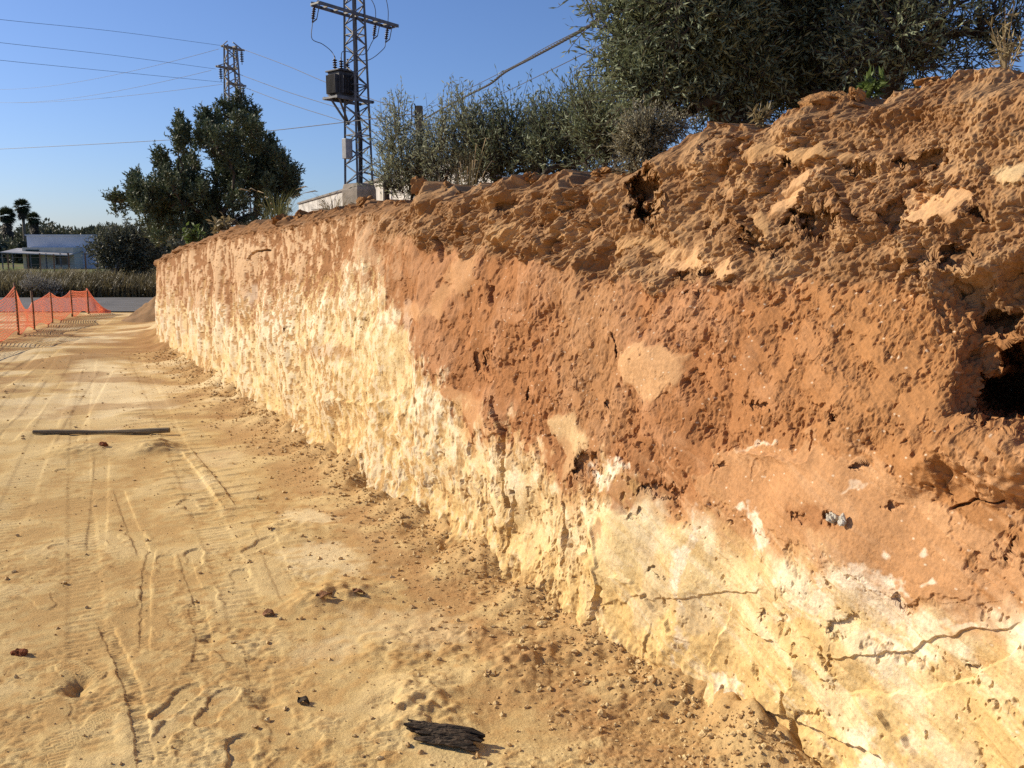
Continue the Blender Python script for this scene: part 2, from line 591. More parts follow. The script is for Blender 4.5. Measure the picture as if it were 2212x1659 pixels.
def build_bank():
    # columns: even steps in the picture where it is seen, coarse elsewhere
    s = np.linspace(0, BS[-1], 6000)
    bx, by = np.interp(s, BS, BC[:, 0]), np.interp(s, BS, BC[:, 1])
    dist = np.hypot(bx, by)
    tx, ty = np.gradient(bx, s), np.gradient(by, s)
    across = np.abs(tx * by - ty * bx) / np.maximum(dist, 0.1)
    dens = 0.463 * F / np.maximum(dist, 1.2) * np.maximum(across, 0.14)
    px_b, _, _ = project(bx, np.maximum(by, 0.2), np.full_like(bx, 0.8))
    vis = (by > 0.9) & (by < 17.6)
    dens = np.where(vis, dens * 1.5, np.minimum(dens, 14) * 0.4)
    dens = np.maximum(dens, 3)
    cum = np.concatenate([[0], np.cumsum((dens[1:] + dens[:-1]) / 2 * np.diff(s))])
    n = int(cum[-1])
    sc_ = np.interp(np.linspace(0, cum[-1], n), cum, s)
    print('bank columns', n)
    bx, by = np.interp(sc_, BS, BC[:, 0]), np.interp(sc_, BS, BC[:, 1])
    ds_col = np.gradient(sc_)
    px_mid, _, zc = project(bx, np.maximum(by, 0.3), np.full_like(bx, 1.0))
    px_mid = np.where(by < 0.6, 3000, px_mid)
    # how far the crest lies back from the foot
    lean = np.interp(px_mid, [300, 340, 800, 1100, 1400, 1800, 2300], [0.10, 0.10, 0.22, 0.34, 0.50, 0.62, 0.68])
    tx_, ty_ = bx + NB[0] * lean, by + NB[1] * lean
    zt = np.full(n, 1.9)
    for _ in range(6):
        p, _, c = project(tx_, np.maximum(ty_, 0.4), zt)
        p = np.where(ty_ < 0.6, 3000, p)
        row = crest_row(p)
        v = (H0 / 2 - row) / F
        k = (-SP + v * CP) / (CP + v * SP)
        zt = np.where(by < 0.9, np.nan, 1.6 + ty_ * k)
        zt = np.where(by > 17.2, np.nan, zt)
        ok = ~np.isnan(zt)
        zt = np.interp(np.arange(n), np.where(ok)[0], zt[ok])
    NR = 980
    u = np.linspace(0, 1, NR)[:, None]
    z = -0.06 + u * (zt + 0.06)[None]
    prof = 0.30 * u + 0.70 * sst(0.30, 1.05, u) * u
    off = lean[None] * prof
    X = bx[None] + NB[0] * off
    Y = by[None] + NB[1] * off
    px, py, zc = project(X, np.maximum(Y, 0.3), z)
    px = np.where(Y < 0.5, 2600, px)
    py = np.where(Y < 0.5, np.interp(np.broadcast_to(u, px.shape), [0, 1], [2600, 100]), py)
    hidden = np.broadcast_to((by > 17.4)[None], px.shape)
    px = np.where(hidden, 338, px)
    py = np.where(hidden, np.interp(np.broadcast_to(u, px.shape), [0, 1], [735, 560]), py)
    S = np.broadcast_to(sc_[None], px.shape)
    Hh = z * 1.0
    DS = np.maximum(np.broadcast_to(ds_col[None], px.shape), 0.0024)
    pm = F / np.maximum(zc, 0.8)                     # pixels per metre there

    # ragged borders
    wx = fbm(S, Hh, 4, 3, 0.6, 5.0, DS) * 0.035 * pm
    wy = fbm(S, Hh, 4, 9, 0.6, 5.0, DS) * 0.035 * pm
    qx, qy = px + wx, py + wy

    L1 = np.interp(qx, [335, 430, 520, 620, 700, 780, 860, 950, 1100, 1250, 1320, 1500, 1650, 1850, 1960, 2060, 2212],
                   [600, 560, 530, 510, 500, 500, 520, 540, 560, 585, 610, 622, 612, 600, 612, 660, 700])
    L2 = np.interp(qx, [335, 420, 520, 600, 660, 700, 760, 820, 850, 900, 960, 1040, 1110, 1180, 1215, 1260, 1300, 1380, 1450, 1500, 1580, 1680, 1760, 1840, 1920, 2050, 2130, 2212],
                   [632, 652, 656, 648, 618, 604, 592, 602, 690, 772, 838, 925, 930, 1000, 1050, 1060, 985, 1050, 1085, 1090, 1110, 1150, 1195, 1235, 1290, 1330, 1330, 1312])
    big = fbm(S, Hh, 3, 21, 0.5, 1.6, DS)
    med = fbm(S, Hh, 4, 33, 0.55, 6.0, DS)
    fine = fbm(S, Hh, 3, 41, 0.6, 38.0, DS)
    cf = np.minimum(16.0, 0.34 / np.maximum(ds_col, 0.003))
    SS = np.broadcast_to(np.cumsum(cf * ds_col)[None], px.shape)
    vf = np.broadcast_to(np.clip(cf * 0.70, 3.2, 9.0)[None], px.shape)
    streak = fbm(SS, Hh * vf, 4, 52, 0.62, 1.0)
    fleck = fbm(SS * 0.75 + 31, Hh * vf * 1.25, 3, 57, 0.75, 1.0)
    top = sst(14, -14, (qy - L1) + med * 16)                          # 1 above L1
    wide_b = sst(1330, 1480, px)
    cream = sst(-16 - 45 * wide_b, 22 + 75 * wide_b, (qy - L2) + med * 36 + fine * 14 + big * 22 + streak * (14 + 60 * sst(900, 620, px) + 30 * sst(700, 820, px) * sst(1350, 1100, px)) + fleck * 40 * sst(1150, 700, px))             # 1 below L2
    farw = sst(1000, 620, px)                                           # the long far stretch
    mix = sst(900, 640, px) * sst(690, 600, qy) * (1 - top)             # streaky brown/cream far strip
    near_low = sst(1230, 1420, px + (py - 1200) * 0.35) * sst(900, 1000, py)

    # ---------------- scraped (smooth) against torn (rough)
    torn_n = 0.75 * fbm(S, Hh, 4, 61, 0.62, 9.0, DS) + 0.35 * fbm(S * 1.0, Hh * 0.55, 3, 66, 0.6, 24.0, DS) + 0.25 * big
    bias = 0.05 + 0.0 * S
    bias = bias + top * 0.55 * (1 - farw * 0.55)
    bias = bias + (1 - top) * (1 - cream) * 0.28
    bias = bias - near_low * 0.62
    bias = bias + sst(60, 0, py - crest_row(px)) * 0.5
    bias = bias - 0.30 * sst(1420, 1560, px) * sst(2080, 1960, px) * sst(600, 660, py) * sst(940, 860, py)
    # named smooth faces left by the digger's bucket
    smooth_faces = [
        ([(1345, 768), (1372, 738), (1442, 750), (1482, 766), (1476, 812), (1448, 836), (1420, 842), (1410, 862), (1384, 880), (1370, 842), (1340, 822)], 'p'),
        ([(1395, 560), (1420, 538), (1500, 534), (1612, 580), (1592, 602), (1500, 585), (1430, 590)], 'p'),
        ([(1672, 450), (1700, 384), (1758, 356), (1764, 374), (1728, 430), (1690, 478)], 'p'),
        ([(1952, 410), (2010, 418), (2112, 402), (2118, 440), (2060, 470), (1990, 490), (1950, 486)], 'p'),
        ([(2160, 372), (2212, 340), (2240, 340), (2230, 380), (2185, 388)], 'c'),
        ([(1182, 905), (1222, 890), (1268, 946), (1244, 1000), (1216, 1040), (1200, 970)], 'c'),
        ([(950, 838), (1000, 842), (1046, 884), (1066, 930), (1030, 930), (985, 880)], 'p'),
        ([(1480, 1040), (1520, 968), (1640, 952), (1760, 966), (1870, 1000), (2000, 1052), (2090, 1190), (2110, 1300), (1960, 1300), (1800, 1215), (1640, 1135), (1500, 1085)], 'r'),
        ([(1205, 505), (1250, 484), (1310, 505), (1270, 512)], 'p'),
        ([(1600, 390), (1650, 300), (1740, 305), (1830, 330), (1850, 345), (1740, 350), (1660, 330)], 't'),
        ([(1330, 520), (1420, 522), (1424, 542), (1330, 542)], 't'),
        ([(960, 600), (1000, 540), (1030, 520), (1024, 600), (1000, 640)], 'p'),
        ([(845, 660), (930, 660), (985, 600), (1000, 620), (950, 690), (880, 690)], 'p'),
        ([(1050, 490), (1110, 480), (1120, 520), (1060, 530)], 't'),
        ([(1620, 470), (1660, 462), (1680, 520), (1640, 510)], 't'),
        ([(1280, 1150), (1330, 1080), (1400, 1120), (1480, 1160), (1560, 1270), (1420, 1285), (1310, 1270)], 'y'),
        ([(800, 730), (850, 700), (882, 720), (860, 780), (815, 790)], 'y'),
    ]
    face_m = np.zeros(px.shape)
    face_k = np.zeros(px.shape, int)
    kinds = {'p': 1, 'c': 2, 'r': 3, 't': 4, 'y': 5}
    for poly, kd in smooth_faces:
        d = poly_sdf(px + wx * 0.8, py + wy * 0.8, poly, 45)
        a = sst(9.0, -8.0, d + (9.0 if kd != 'r' else 30.0) * (fine * 0.5 + med * 0.9) + 2.0)
        face_k = np.where(a > face_m, kinds[kd], face_k)
        face_m = np.maximum(face_m, a)
    rough = sst(-0.10, 0.16, torn_n + bias - face_m * 1.05)
    # ---------------- relief (positive comes out of the bank), metres
    w1, w2, wid = worley(S * 9 + med * 0.5, Hh * 9 + big, 4)
    v1, v2, vid = worley(S * 30, Hh * 30, 8)
    fade9 = np.clip(1.6 - DS * 27, 0, 1)
    fade30 = np.clip(1.6 - DS * 90, 0, 1)
    diag = fbm((S + Hh) * 9.0, (S - Hh) * 3.2, 4, 77, 0.6, 1.0)
    D = 0.045 * big + 0.008 * med * (0.4 + rough) * (1 - 0.7 * farw)
    clod = np.clip(0.55 - w1, 0, 1) * (0.4 + wid) * fade9 * sst(-0.1, 0.5, fbm(S, Hh, 3, 73, 0.5, 2.2, DS))
    small = np.clip(0.5 - v1, 0, 1) * (vid > 0.45) * fade30
    crumb = fbm(S, Hh, 5, 71, 0.66, 20.0, DS)
    grain = fbm(S, Hh, 3, 79, 0.8, 55.0, DS)
    bill = fbm(S + 0.05 * med, Hh, 5, 111, 0.72, 17.0, DS, ridge=True)
    bill2 = fbm(S, Hh * 0.55, 4, 117, 0.70, 26.0, DS, ridge=True)
    lump = sst(-0.25, 0.45, fbm(S, Hh, 3, 119, 0.5, 2.6, DS))
    calm = 1 - 0.85 * farw
    D += rough * calm * (-0.004 + top * (0.0062 * (0.35 + lump) * bill + 0.030 * clod + 0.0055 * crumb + 0.0042 * grain) + (1 - top) * (0.0030 * bill2 + 0.0018 * crumb) + 0.0026 * grain)
    D += top * (1 - farw) * (0.024 * diag * sst(1500, 1100, px) + 0.006 * diag)
    # fractured lumps: broken faces at two sizes, in patches; hollows and shoulders in the loose top
    def blocks(fs, sd, k):
        b1, b2, bid = worley(S * fs + med * 0.6 + 0.25 * crumb, Hh * fs * 1.15 + big + 0.25 * fine, sd)
        return (bid - 0.5) * sst(0.0, 0.10, b2 - b1) * k * np.clip(1.6 - DS * fs * 3, 0, 1)
    patch = sst(-0.05, 0.35, fbm(S, Hh, 3, 127, 0.55, 1.8, DS))
    D += (1 - farw) * rough * top * patch * (blocks(6.5, 31, 0.050) + blocks(15.0, 33, 0.024))
    D += (1 - farw) * rough * (1 - top) * (1 - near_low) * (1 - patch) * blocks(14.0, 37, 0.012)
    D += top * (1 - farw) * 0.036 * fbm(S + Hh * 0.6, Hh * 1.5, 3, 131, 0.5, 2.6, DS, ridge=True)
    D += (1 - rough) * (0.0007 * fine + 0.0007 * grain)
    fan = sst(1420, 1560, px) * sst(2080, 1960, px) * sst(600, 660, py) * sst(940, 860, py)
    D += fan * 0.0045 * fbm((S * 0.8 + Hh * 0.6 + 0.04 * med) * 2.5, (-S * 0.6 + Hh * 0.8) * 18, 4, 133, 0.6, 1.0)
    torn = farw * sst(0.16, 0.34, 0.62 * fleck + 0.40 * streak + 0.12 * med + 0.10 * big + 0.30 * fbm(S, Hh * 1.6, 2, 139, 0.5, 0.8))
    # long vertical tears in the far stretch
    tears = fbm(SS * 1.2, Hh * vf * 0.9, 4, 83, 0.65, 1.0)
    D -= torn * np.clip(ds_col * 0.25, 0.005, 0.012) + farw * 0.003 * sst(0.2, 0.5, tears)
    # little torn pits of every size, in clusters
    clus = fbm(S, Hh, 3, 85, 0.6, 3.5, DS)
    for f0, dep, lim, sd in ((11.0, 0.016, 0.92, 12), (22.0, 0.010, 0.76, 17), (46.0, 0.007, 0.60, 23)):
        pn = fbm(S, Hh * 0.72, 3, sd, 0.7, f0, DS)
        D -= dep * sst(lim, lim + 0.38, pn + 0.50 * clus + 0.10 * rough - 0.25 * near_low * (1 - rough)) * (1 - face_m * 0.8) * (1 - 0.6 * farw) * (1 - 0.6 * fan)
    # scraped faces stand out a little with a sharp lip
    D += face_m * 0.005
    # bucket scrape lines, lower right
    scr = fbm((S * 0.93 + Hh * 0.37 + 0.03 * med) * 2.5, (-S * 0.37 + Hh * 0.93) * 26, 3, 88, 0.6, 1.0)
    D += near_low * (1 - rough) * 0.0036 * scr
    ledges = [
        ([(1300, 1282), (1345, 1296), (1420, 1298), (1520, 1284), (1600, 1276), (1660, 1262)], 0.007, 40, -1),
        ([(1730, 1378), (1800, 1412), (1880, 1416), (1990, 1392), (2100, 1358), (2230, 1348)], 0.009, 50, -1),
        ([(1820, 1492), (1920, 1506), (2040, 1488), (2140, 1440), (2230, 1392)], -0.014, 60, -1),
        ([(1560, 1350), (1660, 1380), (1740, 1440), (1820, 1492)], 0.014, 50, -1),
        ([(1600, 1500), (1720, 1560), (1880, 1620), (2000, 1700)], 0.020, 50, -1),
        ([(1840, 1500), (1960, 1590), (2060, 1680)], 0.018, 40, 1),
        ([(1215, 1180), (1330, 1230), (1430, 1330), (1500, 1400)], 0.020, 40, 1),
        ([(1420, 1330), (1400, 1410), (1380, 1470)], 0.012, 26, 1),
        ([(1290, 1100), (1312, 1220), (1310, 1330), (1330, 1420)], 0.012, 30, 1),
        ([(1560, 1290), (1545, 1350), (1520, 1440), (1540, 1510)], 0.012, 26, -1),
        ([(1730, 1420), (1700, 1490), (1700, 1560)], 0.020, 30, -1),
        ([(1560, 952), (1640, 990), (1740, 990), (1760, 950)], 0.016, 22, 1),
        ([(1750, 376), (1800, 400), (1850, 450), (1880, 490)], 0.045, 34, 1),
        ([(760, 880), (900, 960), (1040, 1060)], 0.02, 30, 1),
        ([(1000, 1200), (1100, 1240), (1180, 1300)], 0.02, 30, 1),
        ([(620, 820), (700, 860), (800, 870), (880, 850)], 0.02, 22, 1),
    ]
    for pts, dep, fall, side in ledges:
        d, sg, rl = line_dist(px + wx * 0.6, py + wy * 0.6, pts, 90)
        sgd = d * sg * side
        ends = sst(0, 40, rl) * sst(0, 40, rl.max() - rl)
        D += dep * ends * sst(-3.0, 3.0, sgd) * np.exp(-np.maximum(sgd, 0) / fall) * (d < 500)
    cracks = [
        ([(1062, 860), (1076, 920), (1080, 985), (1088, 1040), (1094, 1100)], 5.0, 0.11),
        ([(1108, 1060), (1098, 1140), (1090, 1190)], 3.0, 0.04),
        ([(1214, 1090), (1222, 1160), (1224, 1220)], 5.0, 0.035),
        ([(1812, 420), (1850, 455), (1880, 486)], 4.0, 0.07),
        ([(1742, 936), (1744, 970)], 2.5, 0.04),
        ([(2060, 1110), (2110, 1085), (2170, 1078)], 3.5, 0.03),
        ([(790, 980), (796, 1060)], 3.0, 0.05),
        ([(540, 560), (552, 545), (580, 540)], 3.0, 0.07),
        ([(1312, 1260), (1306, 1330), (1318, 1400)], 8.0, 0.03),
        ([(940, 520), (950, 560)], 5.0, 0.07),
        ([(1050, 620), (1054, 655)], 6.0, 0.08),
        ([(1690, 1500), (1700, 1560), (1708, 1620)], 9.0, 0.06),
        ([(1556, 1480), (1550, 1560)], 6.0, 0.03),
    ]
    for pts, wdt, dep in cracks:
        d, sg, rl = line_dist(px + wx * 0.5, py + wy * 0.5, pts, 40)
        D -= dep * sst(wdt, wdt * 0.25, d)
    # holes: x, y, half width, half height, depth
    holes = [(1762, 478, 62, 32, 0.16), (1632, 520, 36, 24, 0.10), (1545, 490, 40, 16, 0.06), (1404, 415, 28, 66, 0.34), (1404, 450, 38, 28, 0.22),
             (1138, 852, 8, 16, 0.07), (1312, 872, 9, 12, 0.06), (1634, 864, 24, 16, 0.05), (1810, 908, 18, 14, 0.08), (1262, 1004, 26, 24, 0.09),
             (1470, 606, 20, 12, 0.06), (1856, 362, 58, 18, 0.09), (1990, 345, 62, 16, 0.08), (2116, 462, 10, 18, 0.10), (1935, 470, 22, 40, 0.08),
             (1180, 478, 40, 14, 0.07), (1330, 750, 8, 40, 0.05), (1500, 640, 30, 8, 0.03), (1240, 450, 30, 12, 0.06), (1080, 450, 30, 14, 0.06),
             (1520, 590, 16, 10, 0.06), (1690, 540, 24, 14, 0.06), (1020, 790, 10, 26, 0.05), (1050, 770, 8, 20, 0.05), (715, 1000, 6, 16, 0.05),
             (780, 700, 10, 12, 0.06), (626, 712, 8, 10, 0.06), (1745, 1116, 20, 20, 0.035), (1812, 1118, 30, 24, 0.04), (1420, 1062, 40, 22, 0.05),
             (1935, 1100, 22, 10, 0.03), (1860, 1000, 26, 8, 0.04), (1540, 1000, 16, 6, 0.03), (2080, 560, 50, 22, 0.12), (1990, 560, 30, 16, 0.06),
             (1690, 340, 10, 16, 0.06), (1600, 340, 18, 14, 0.05), (1520, 310, 26, 24, 0.05), (430, 640, 5, 20, 0.08), (1820, 1350, 36, 22, 0.03),
             (1940, 1300, 14, 16, 0.03), (1650, 1330, 14, 18, 0.03), (1430, 1240, 24, 10, 0.03), (1380, 1110, 16, 10, 0.03), (1760, 1540, 40, 16, 0.03),
             (2100, 1440, 14, 10, 0.03), (2190, 1200, 14, 30, 0.06), (2000, 590, 30, 10, 0.05)]
    DV = np.zeros(px.shape)
    for hx, hy, a, b_, dep in holes:
        m = (np.abs(px - hx) < a * 2.2 + 12) & (np.abs(py - hy) < b_ * 2.2 + 12)
        e = np.hypot((px[m] + wx[m] * 0.7 - hx) / a, (py[m] + wy[m] * 0.7 - hy) / b_)
        DV[m] += dep * 0.55 * sst(1.12, 0.62, e + 0.35 * fine[m] + 0.3 * med[m])
    # the bank falls back into a hollow at the right
    rec = sst(2030, 2140, qx + np.abs(py - 740) * 0.15) * sst(540, 640, qy) * sst(960, 880, qy)
    DV += rec * (0.10 + 0.06 * med + 0.05 * big)
    hol = np.hypot((qx - 2215) / 125, (qy - 855 + (2215 - qx) * -0.20) / 62)
    DV += 0.75 * sst(1.12, 0.62, hol + 0.25 * med)
    hol2 = np.hypot((qx - 2150) / 52, (qy - 690) / 40)
    DV += 0.14 * sst(1.1, 0.5, hol2 + 0.3 * med)
    hol3 = np.hypot((qx - 2215) / 40, (qy - 780) / 50)
    DV += 0.4 * sst(1.1, 0.5, hol3 + 0.3 * med)
    D += 0.10 * sst(1.0, 0.0, np.abs(qy - 985) / 120) * sst(1850, 2120, px)
    # foot of the bank swells into loose spoil, crest crumbles
    D += 0.05 * np.exp(-np.maximum(z, 0) / 0.10) * (1 + med)
    edge = sst(0.955, 1.0, u) * np.ones_like(D)
    D -= edge * 0.10
    crestn = fbm(SS * 0.30, Hh * 6, 4, 123, 0.65, 1.0, None, ridge=True)
    crestb = sst(30, 12, py - crest_row(px) + 10 * streak)
    D += crestb * farw * 0.035 * crestn
    D *= np.broadcast_to(np.clip((18.5 - by) / 2.0, 0.3, 1.0)[None], D.shape)
    steep = np.clip(np.abs(np.gradient(DV, axis=1)) + np.abs(np.gradient(DV, axis=0)) , 0, 0.01) / 0.01
    jl = fbm(S * 0.6 + DV * 1.3, Hh + DV * 1.1, 4, 101, 0.65, 14.0)
    jv = fbm(S + DV * 1.2, Hh * 0.6 - DV * 1.4, 4, 107, 0.65, 14.0)
    rr_ = np.hypot(X, Y) + 1e-6
    vx, vy = np.where(Y > 0.5, X / rr_, NB[0]), np.where(Y > 0.5, Y / rr_, NB[1])
    Xd = X - NB[0] * D + vx * DV - NB[1] * 0.020 * steep * jl
    Yd = Y - NB[1] * D + vy * DV + NB[0] * 0.020 * steep * jl
    Zd = z - 0.10 * DV + 0.020 * steep * jv + rough * 0.006 * crumb + edge * ((0.035 * fbm(S, Hh * 0, 4, 91, 0.6, 4.0, DS) + 0.045 * farw * fbm(SS * 0.22, Hh * 0, 4, 93, 0.7, 1.0)) + 0.05 * clod)
    # ---------------- strata colours
    c_top, c_top2 = soil(169, 122, 76), soil(194, 147, 96)
    c_red, c_red2 = soil(180, 121, 72), soil(193, 136, 88)
    c_redbr = soil(182, 126, 74)
    c_cr, c_yel, c_wht = soil(236, 200, 138), soil(227, 185, 114), soil(248, 222, 172)
    c_pale = soil(228, 176, 118)
    white = np.array([0.85, 0.75, 0.58])

    def mixc(a, b, t):
        return a + (np.asarray(b) - a) * t[..., None]
    C = np.ones(px.shape + (3,)) * c_red
    C = mixc(C, c_red2, sst(-0.3, 0.6, med + big))
    C = mixc(C, c_redbr, sst(1450, 1950, px) * 0.9)
    C = mixc(C, c_top2, sst(1150, 1250, px) * sst(1400, 1300, px) * 0.35)
    low = np.clip((qy - L2) / 330.0, 0, 1)
    CC = np.ones(C.shape) * c_cr
    CC = mixc(CC, c_wht, sst(-0.25, 0.5, med * 0.8 + big * 0.8) * sst(0.75, 0.1, low))
    CC = mixc(CC, c_yel, np.clip(sst(0.25, 1.0, low + 0.35 * big) * 0.9 + sst(0.1, 0.7, -med) * 0.35, 0, 1))
    footy = sst(0.42, 0.10, z + 0.10 * med)
    CC = mixc(CC, c_yel, footy * 0.6)
    CC = mixc(CC, soil(206, 142, 86), 0.55 * sst(90, 0, qy - L2 + 70 * med + 30 * big) * sst(820, 1000, px))
    C = mixc(C, CC, cream)
    Tt = mixc(np.ones(C.shape) * c_top, c_top2, sst(-0.4, 0.5, med))
    C = mixc(C, Tt, top)
    # far strip: pale clay smeared over brown
    fstrip = sst(940, 700, px) * (1 - cream)
    C = mixc(C, soil(170, 118, 72), fstrip * 0.9)
    smear = sst(-0.02, 0.12, -0.5 * streak - 0.55 * fleck + 0.45 * med + 0.6 * big - 0.04 - 0.20 * sst(600, 760, px) + 0.22 * sst(20, 70, qy - crest_row(px)) - 0.25 * sst(570, 625, qy))
    C = mixc(C, soil(229, 184, 132), fstrip * smear * 0.9 * sst(10, 32, qy - crest_row(px) + 14 * streak))
    C = mixc(C, soil(164, 116, 70), crestb * farw * 0.85)
    # scraped clay is paler than torn earth
    pale = (1 - rough)
    C = C * (1 + 0.14 * (pale - 0.45))[..., None]
    C = mixc(C, c_pale, face_m * np.isin(face_k, (1,)) * (0.42 + 0.3 * (px > 1320)))
    C = mixc(C, soil(240, 202, 140), face_m * np.isin(face_k, (2,)) * 0.65)
    C = mixc(C, soil(208, 152, 98), face_m * (face_k == 3) * 0.8)
    C = mixc(C, soil(204, 156, 100), face_m * (face_k == 4) * 0.8)
    C = mixc(C, soil(236, 200, 134), face_m * (face_k == 5) * 0.8)
    # brown pockets in the cream, cream tongue in the red
    for hx, hy, a, b_, k in [(700, 760, 60, 18, .6), (790, 900, 26, 16, .25), (1210, 1000, 34, 60, .5), (1380, 1062, 90, 36, .9), (1350, 990, 60, 40, .8), (1090, 850, 30, 40, .4),
                             (1310, 1150, 10, 26, .6), (1790, 1115, 70, 40, .75), (560, 690, 50, 12, .3)]:
        e = np.hypot((qx - hx) / a, (qy - hy) / b_)
        C = mixc(C, c_red * 0.95, k * sst(1.15, 0.7, e + med * 0.3))
    for hx, hy, a, b_, k in [(1320, 1018, 36, 26, .9), (1300, 1035, 24, 14, .9), (1622, 1150, 14, 46, .9), (1585, 1092, 16, 10, .9), (1842, 1258, 70, 22, .85), (1905, 1320, 48, 40, .8),
                             (1930, 1395, 44, 50, .85), (1478, 1180, 8, 60, .8), (1468, 1270, 8, 70, .8), (1475, 1390, 8, 40, .6), (1560, 1490, 26, 36, .75), (1575, 1560, 40, 24, .7), (1700, 1330, 50, 10, .5),
                             (1870, 1590, 36, 20, .7), (1990, 1600, 26, 40, .5), (1900, 1655, 40, 14, .8), (1750, 1290, 60, 12, .5), (1290, 1200, 10, 30, .5), (1420, 1180, 14, 30, .4), (2020, 1260, 10, 8, .8),
                             (2000, 1190, 14, 8, .7), (1920, 1190, 10, 8, .8), (1965, 1420, 30, 20, .7), (2100, 1350, 80, 8, .6), (1850, 1040, 26, 6, .5), (1640, 960, 50, 6, .6), (880, 700, 12, 40, .3), (540, 640, 10, 24, .4)]:
        e = np.hypot((qx - hx) / a, (qy - hy) / b_)
        C = mixc(C, white, 0.85 * k * sst(1.30, 0.45, e + fine * 0.45 + med * 0.8 + 0.25 * grain))
    # chalk flecks and brown crumbs
    fl, _, fid = worley(S * 55 + 9, Hh * 80 + 5, 15)
    C = mixc(C, white * 0.95, 0.6 * sst(0.30, 0.12, fl) * (fid > 0.965) * (1 - top) * (px > 1000))
    C = mixc(C, c_red * 0.9, cream * sst(0.30, 0.16, fl) * ((fid < 0.20) * 0.4))
    # torn pockets show the moister brown earth behind the smeared face
    torn_c = rough * cream * (1 - 0.6 * farw)
    C = mixc(C, soil(208, 160, 92), torn_c * 0.42)
    ochre = np.maximum(torn * 1.1, (1 - farw) * sst(0.25, 0.5, fleck + 0.45 * streak + 0.3 * rough - 0.2))
    C = mixc(C, soil(192, 142, 84), cream * sst(1350, 800, px) * np.clip(ochre, 0, 1) * 0.85)
    C = mixc(C, soil(255, 232, 188), cream * sst(1300, 900, px) * sst(-0.1, 0.6, -fleck - 0.4 * streak + 0.6 * big) * 0.45)
    sm_ = fbm((S * 0.93 + Hh * 0.37 + 0.05 * med) * 1.3, (-S * 0.37 + Hh * 0.93) * 9, 5, 137, 0.62, 1.0)
    C = mixc(C, soil(254, 230, 182), near_low * cream * sst(0.05, 0.5, sm_) * 0.38)
    C = mixc(C, soil(216, 172, 104), near_low * cream * sst(0.10, 0.5, -sm_) * 0.55)
    C = mixc(C, soil(220, 166, 112), near_low * (1 - cream) * (1 - top) * sst(0.10, 0.5, sm_) * 0.55)
    grey = sst(0.35, 0.6, fbm(S, Hh, 3, 97, 0.5, 2.4, DS)) * near_low
    C = mixc(C, soil(214, 188, 144), grey * 0.40 * cream)
    C = C * (1 + 0.10 * fine)[..., None]
    # ---------------- top of the bank runs back from the crest
    back = np.concatenate([[0.05, 0.1, 0.16, 0.24, 0.34, 0.46, 0.6, 0.8, 1.05, 1.4, 1.9, 2.6, 3.5, 5, 7, 10, 15, 25, 45, 80]])[:, None]
    e_x, e_y, e_z = Xd[-1], Yd[-1], Zd[-1]
    sm = np.convolve(np.pad(e_z, 20, mode='edge'), np.ones(41) / 41, 'valid')
    bb = sst(0, 1.0, back)
    Xb = e_x[None] + NB[0] * back
    Yb = e_y[None] + NB[1] * back
    nz = fbm(Xb, Yb, 4, 14, 0.55, 2.2)
    Zb = e_z[None] * (1 - bb) + sm[None] * bb - 0.02 * sst(0, 0.3, back) + 0.03 * back ** 0.85 * (back < 30) + 0.35 * (back >= 30) + 0.05 * nz * sst(0, 0.4, back)
    Cb = np.ones(Xb.shape + (3,)) * c_top * (1 + 0.2 * nz)[..., None]
    XX, YY, ZZ = np.vstack([Xd, Xb]), np.vstack([Yd, Yb]), np.vstack([Zd, Zb])
    CL = np.concatenate([C, Cb])
    V = np.stack([XX, YY, ZZ], -1).reshape(-1, 3)
    Q = grid_quads(XX.shape[0], XX.shape[1])
    o = mesh_obj('earth_bank', V, Q[:, ::-1], None, M_BANK, None, False, cols=np.clip(CL, 0.01, 0.9).reshape(-1, 3))
    o['kind'] = 'structure'
    return dict(bx=bx, by=by, px=px_mid, crest=np.stack([e_x, e_y, e_z], 1), X=Xd, Y=Yd, Z=Zd, s=sc_, lean=lean)


BANK = build_bank()


def crest_at(px, back=0.0):
    """point on top of the bank seen at this picture column, some way behind the crest"""
    c = BANK['crest']
    p, _, _ = project(c[:, 0] + NB[0] * back, np.maximum(c[:, 1] + NB[1] * back, 0.4), c[:, 2])
    p = np.where((c[:, 1] < 0.7) | (c[:, 1] > 17.3), 1e6, p)
    i = int(np.argmin(np.abs(p - px)))
    return np.array([c[i, 0] + NB[0] * back, c[i, 1] + NB[1] * back, c[i, 2] + 0.03 * back])


def face_at(px, py):
    """point on the bank's face under this picture position"""
    p, q, zc = project(BANK['X'], np.maximum(BANK['Y'], 0.4), BANK['Z'])
    e = (p - px) ** 2 + (q - py) ** 2 + (BANK['Y'] < 0.7) * 1e9
    i = np.unravel_index(np.argmin(e), e.shape)
    return np.array([BANK['X'][i], BANK['Y'][i], BANK['Z'][i]])


def plateau_z(x, y):
    c = BANK['crest']
    # run back along NB to the crest line
    t = (x - c[:, 0]) * (-NB[1]) + (y - c[:, 1]) * NB[0]
    i = int(np.argmin(np.abs(t)))
    d = (x - c[i, 0]) * NB[0] + (y - c[i, 1]) * NB[1]
    return c[i, 2] + 0.03 * max(d, 0.0) ** 0.85 - 0.02, d


def foot_dist(x, y):
    """distance from the foot of the bank, out into the open ground"""
    bx, by = np.interp(np.linspace(0, BS[-1], 260), BS, BC[:, 0]), np.interp(np.linspace(0, BS[-1], 260), BS, BC[:, 1])
    X = np.interp(y, by, bx)          # bank foot x at this y
    return (X - x) * 0.874


# ------------------------------------------------------------------ ground
FOOT = []


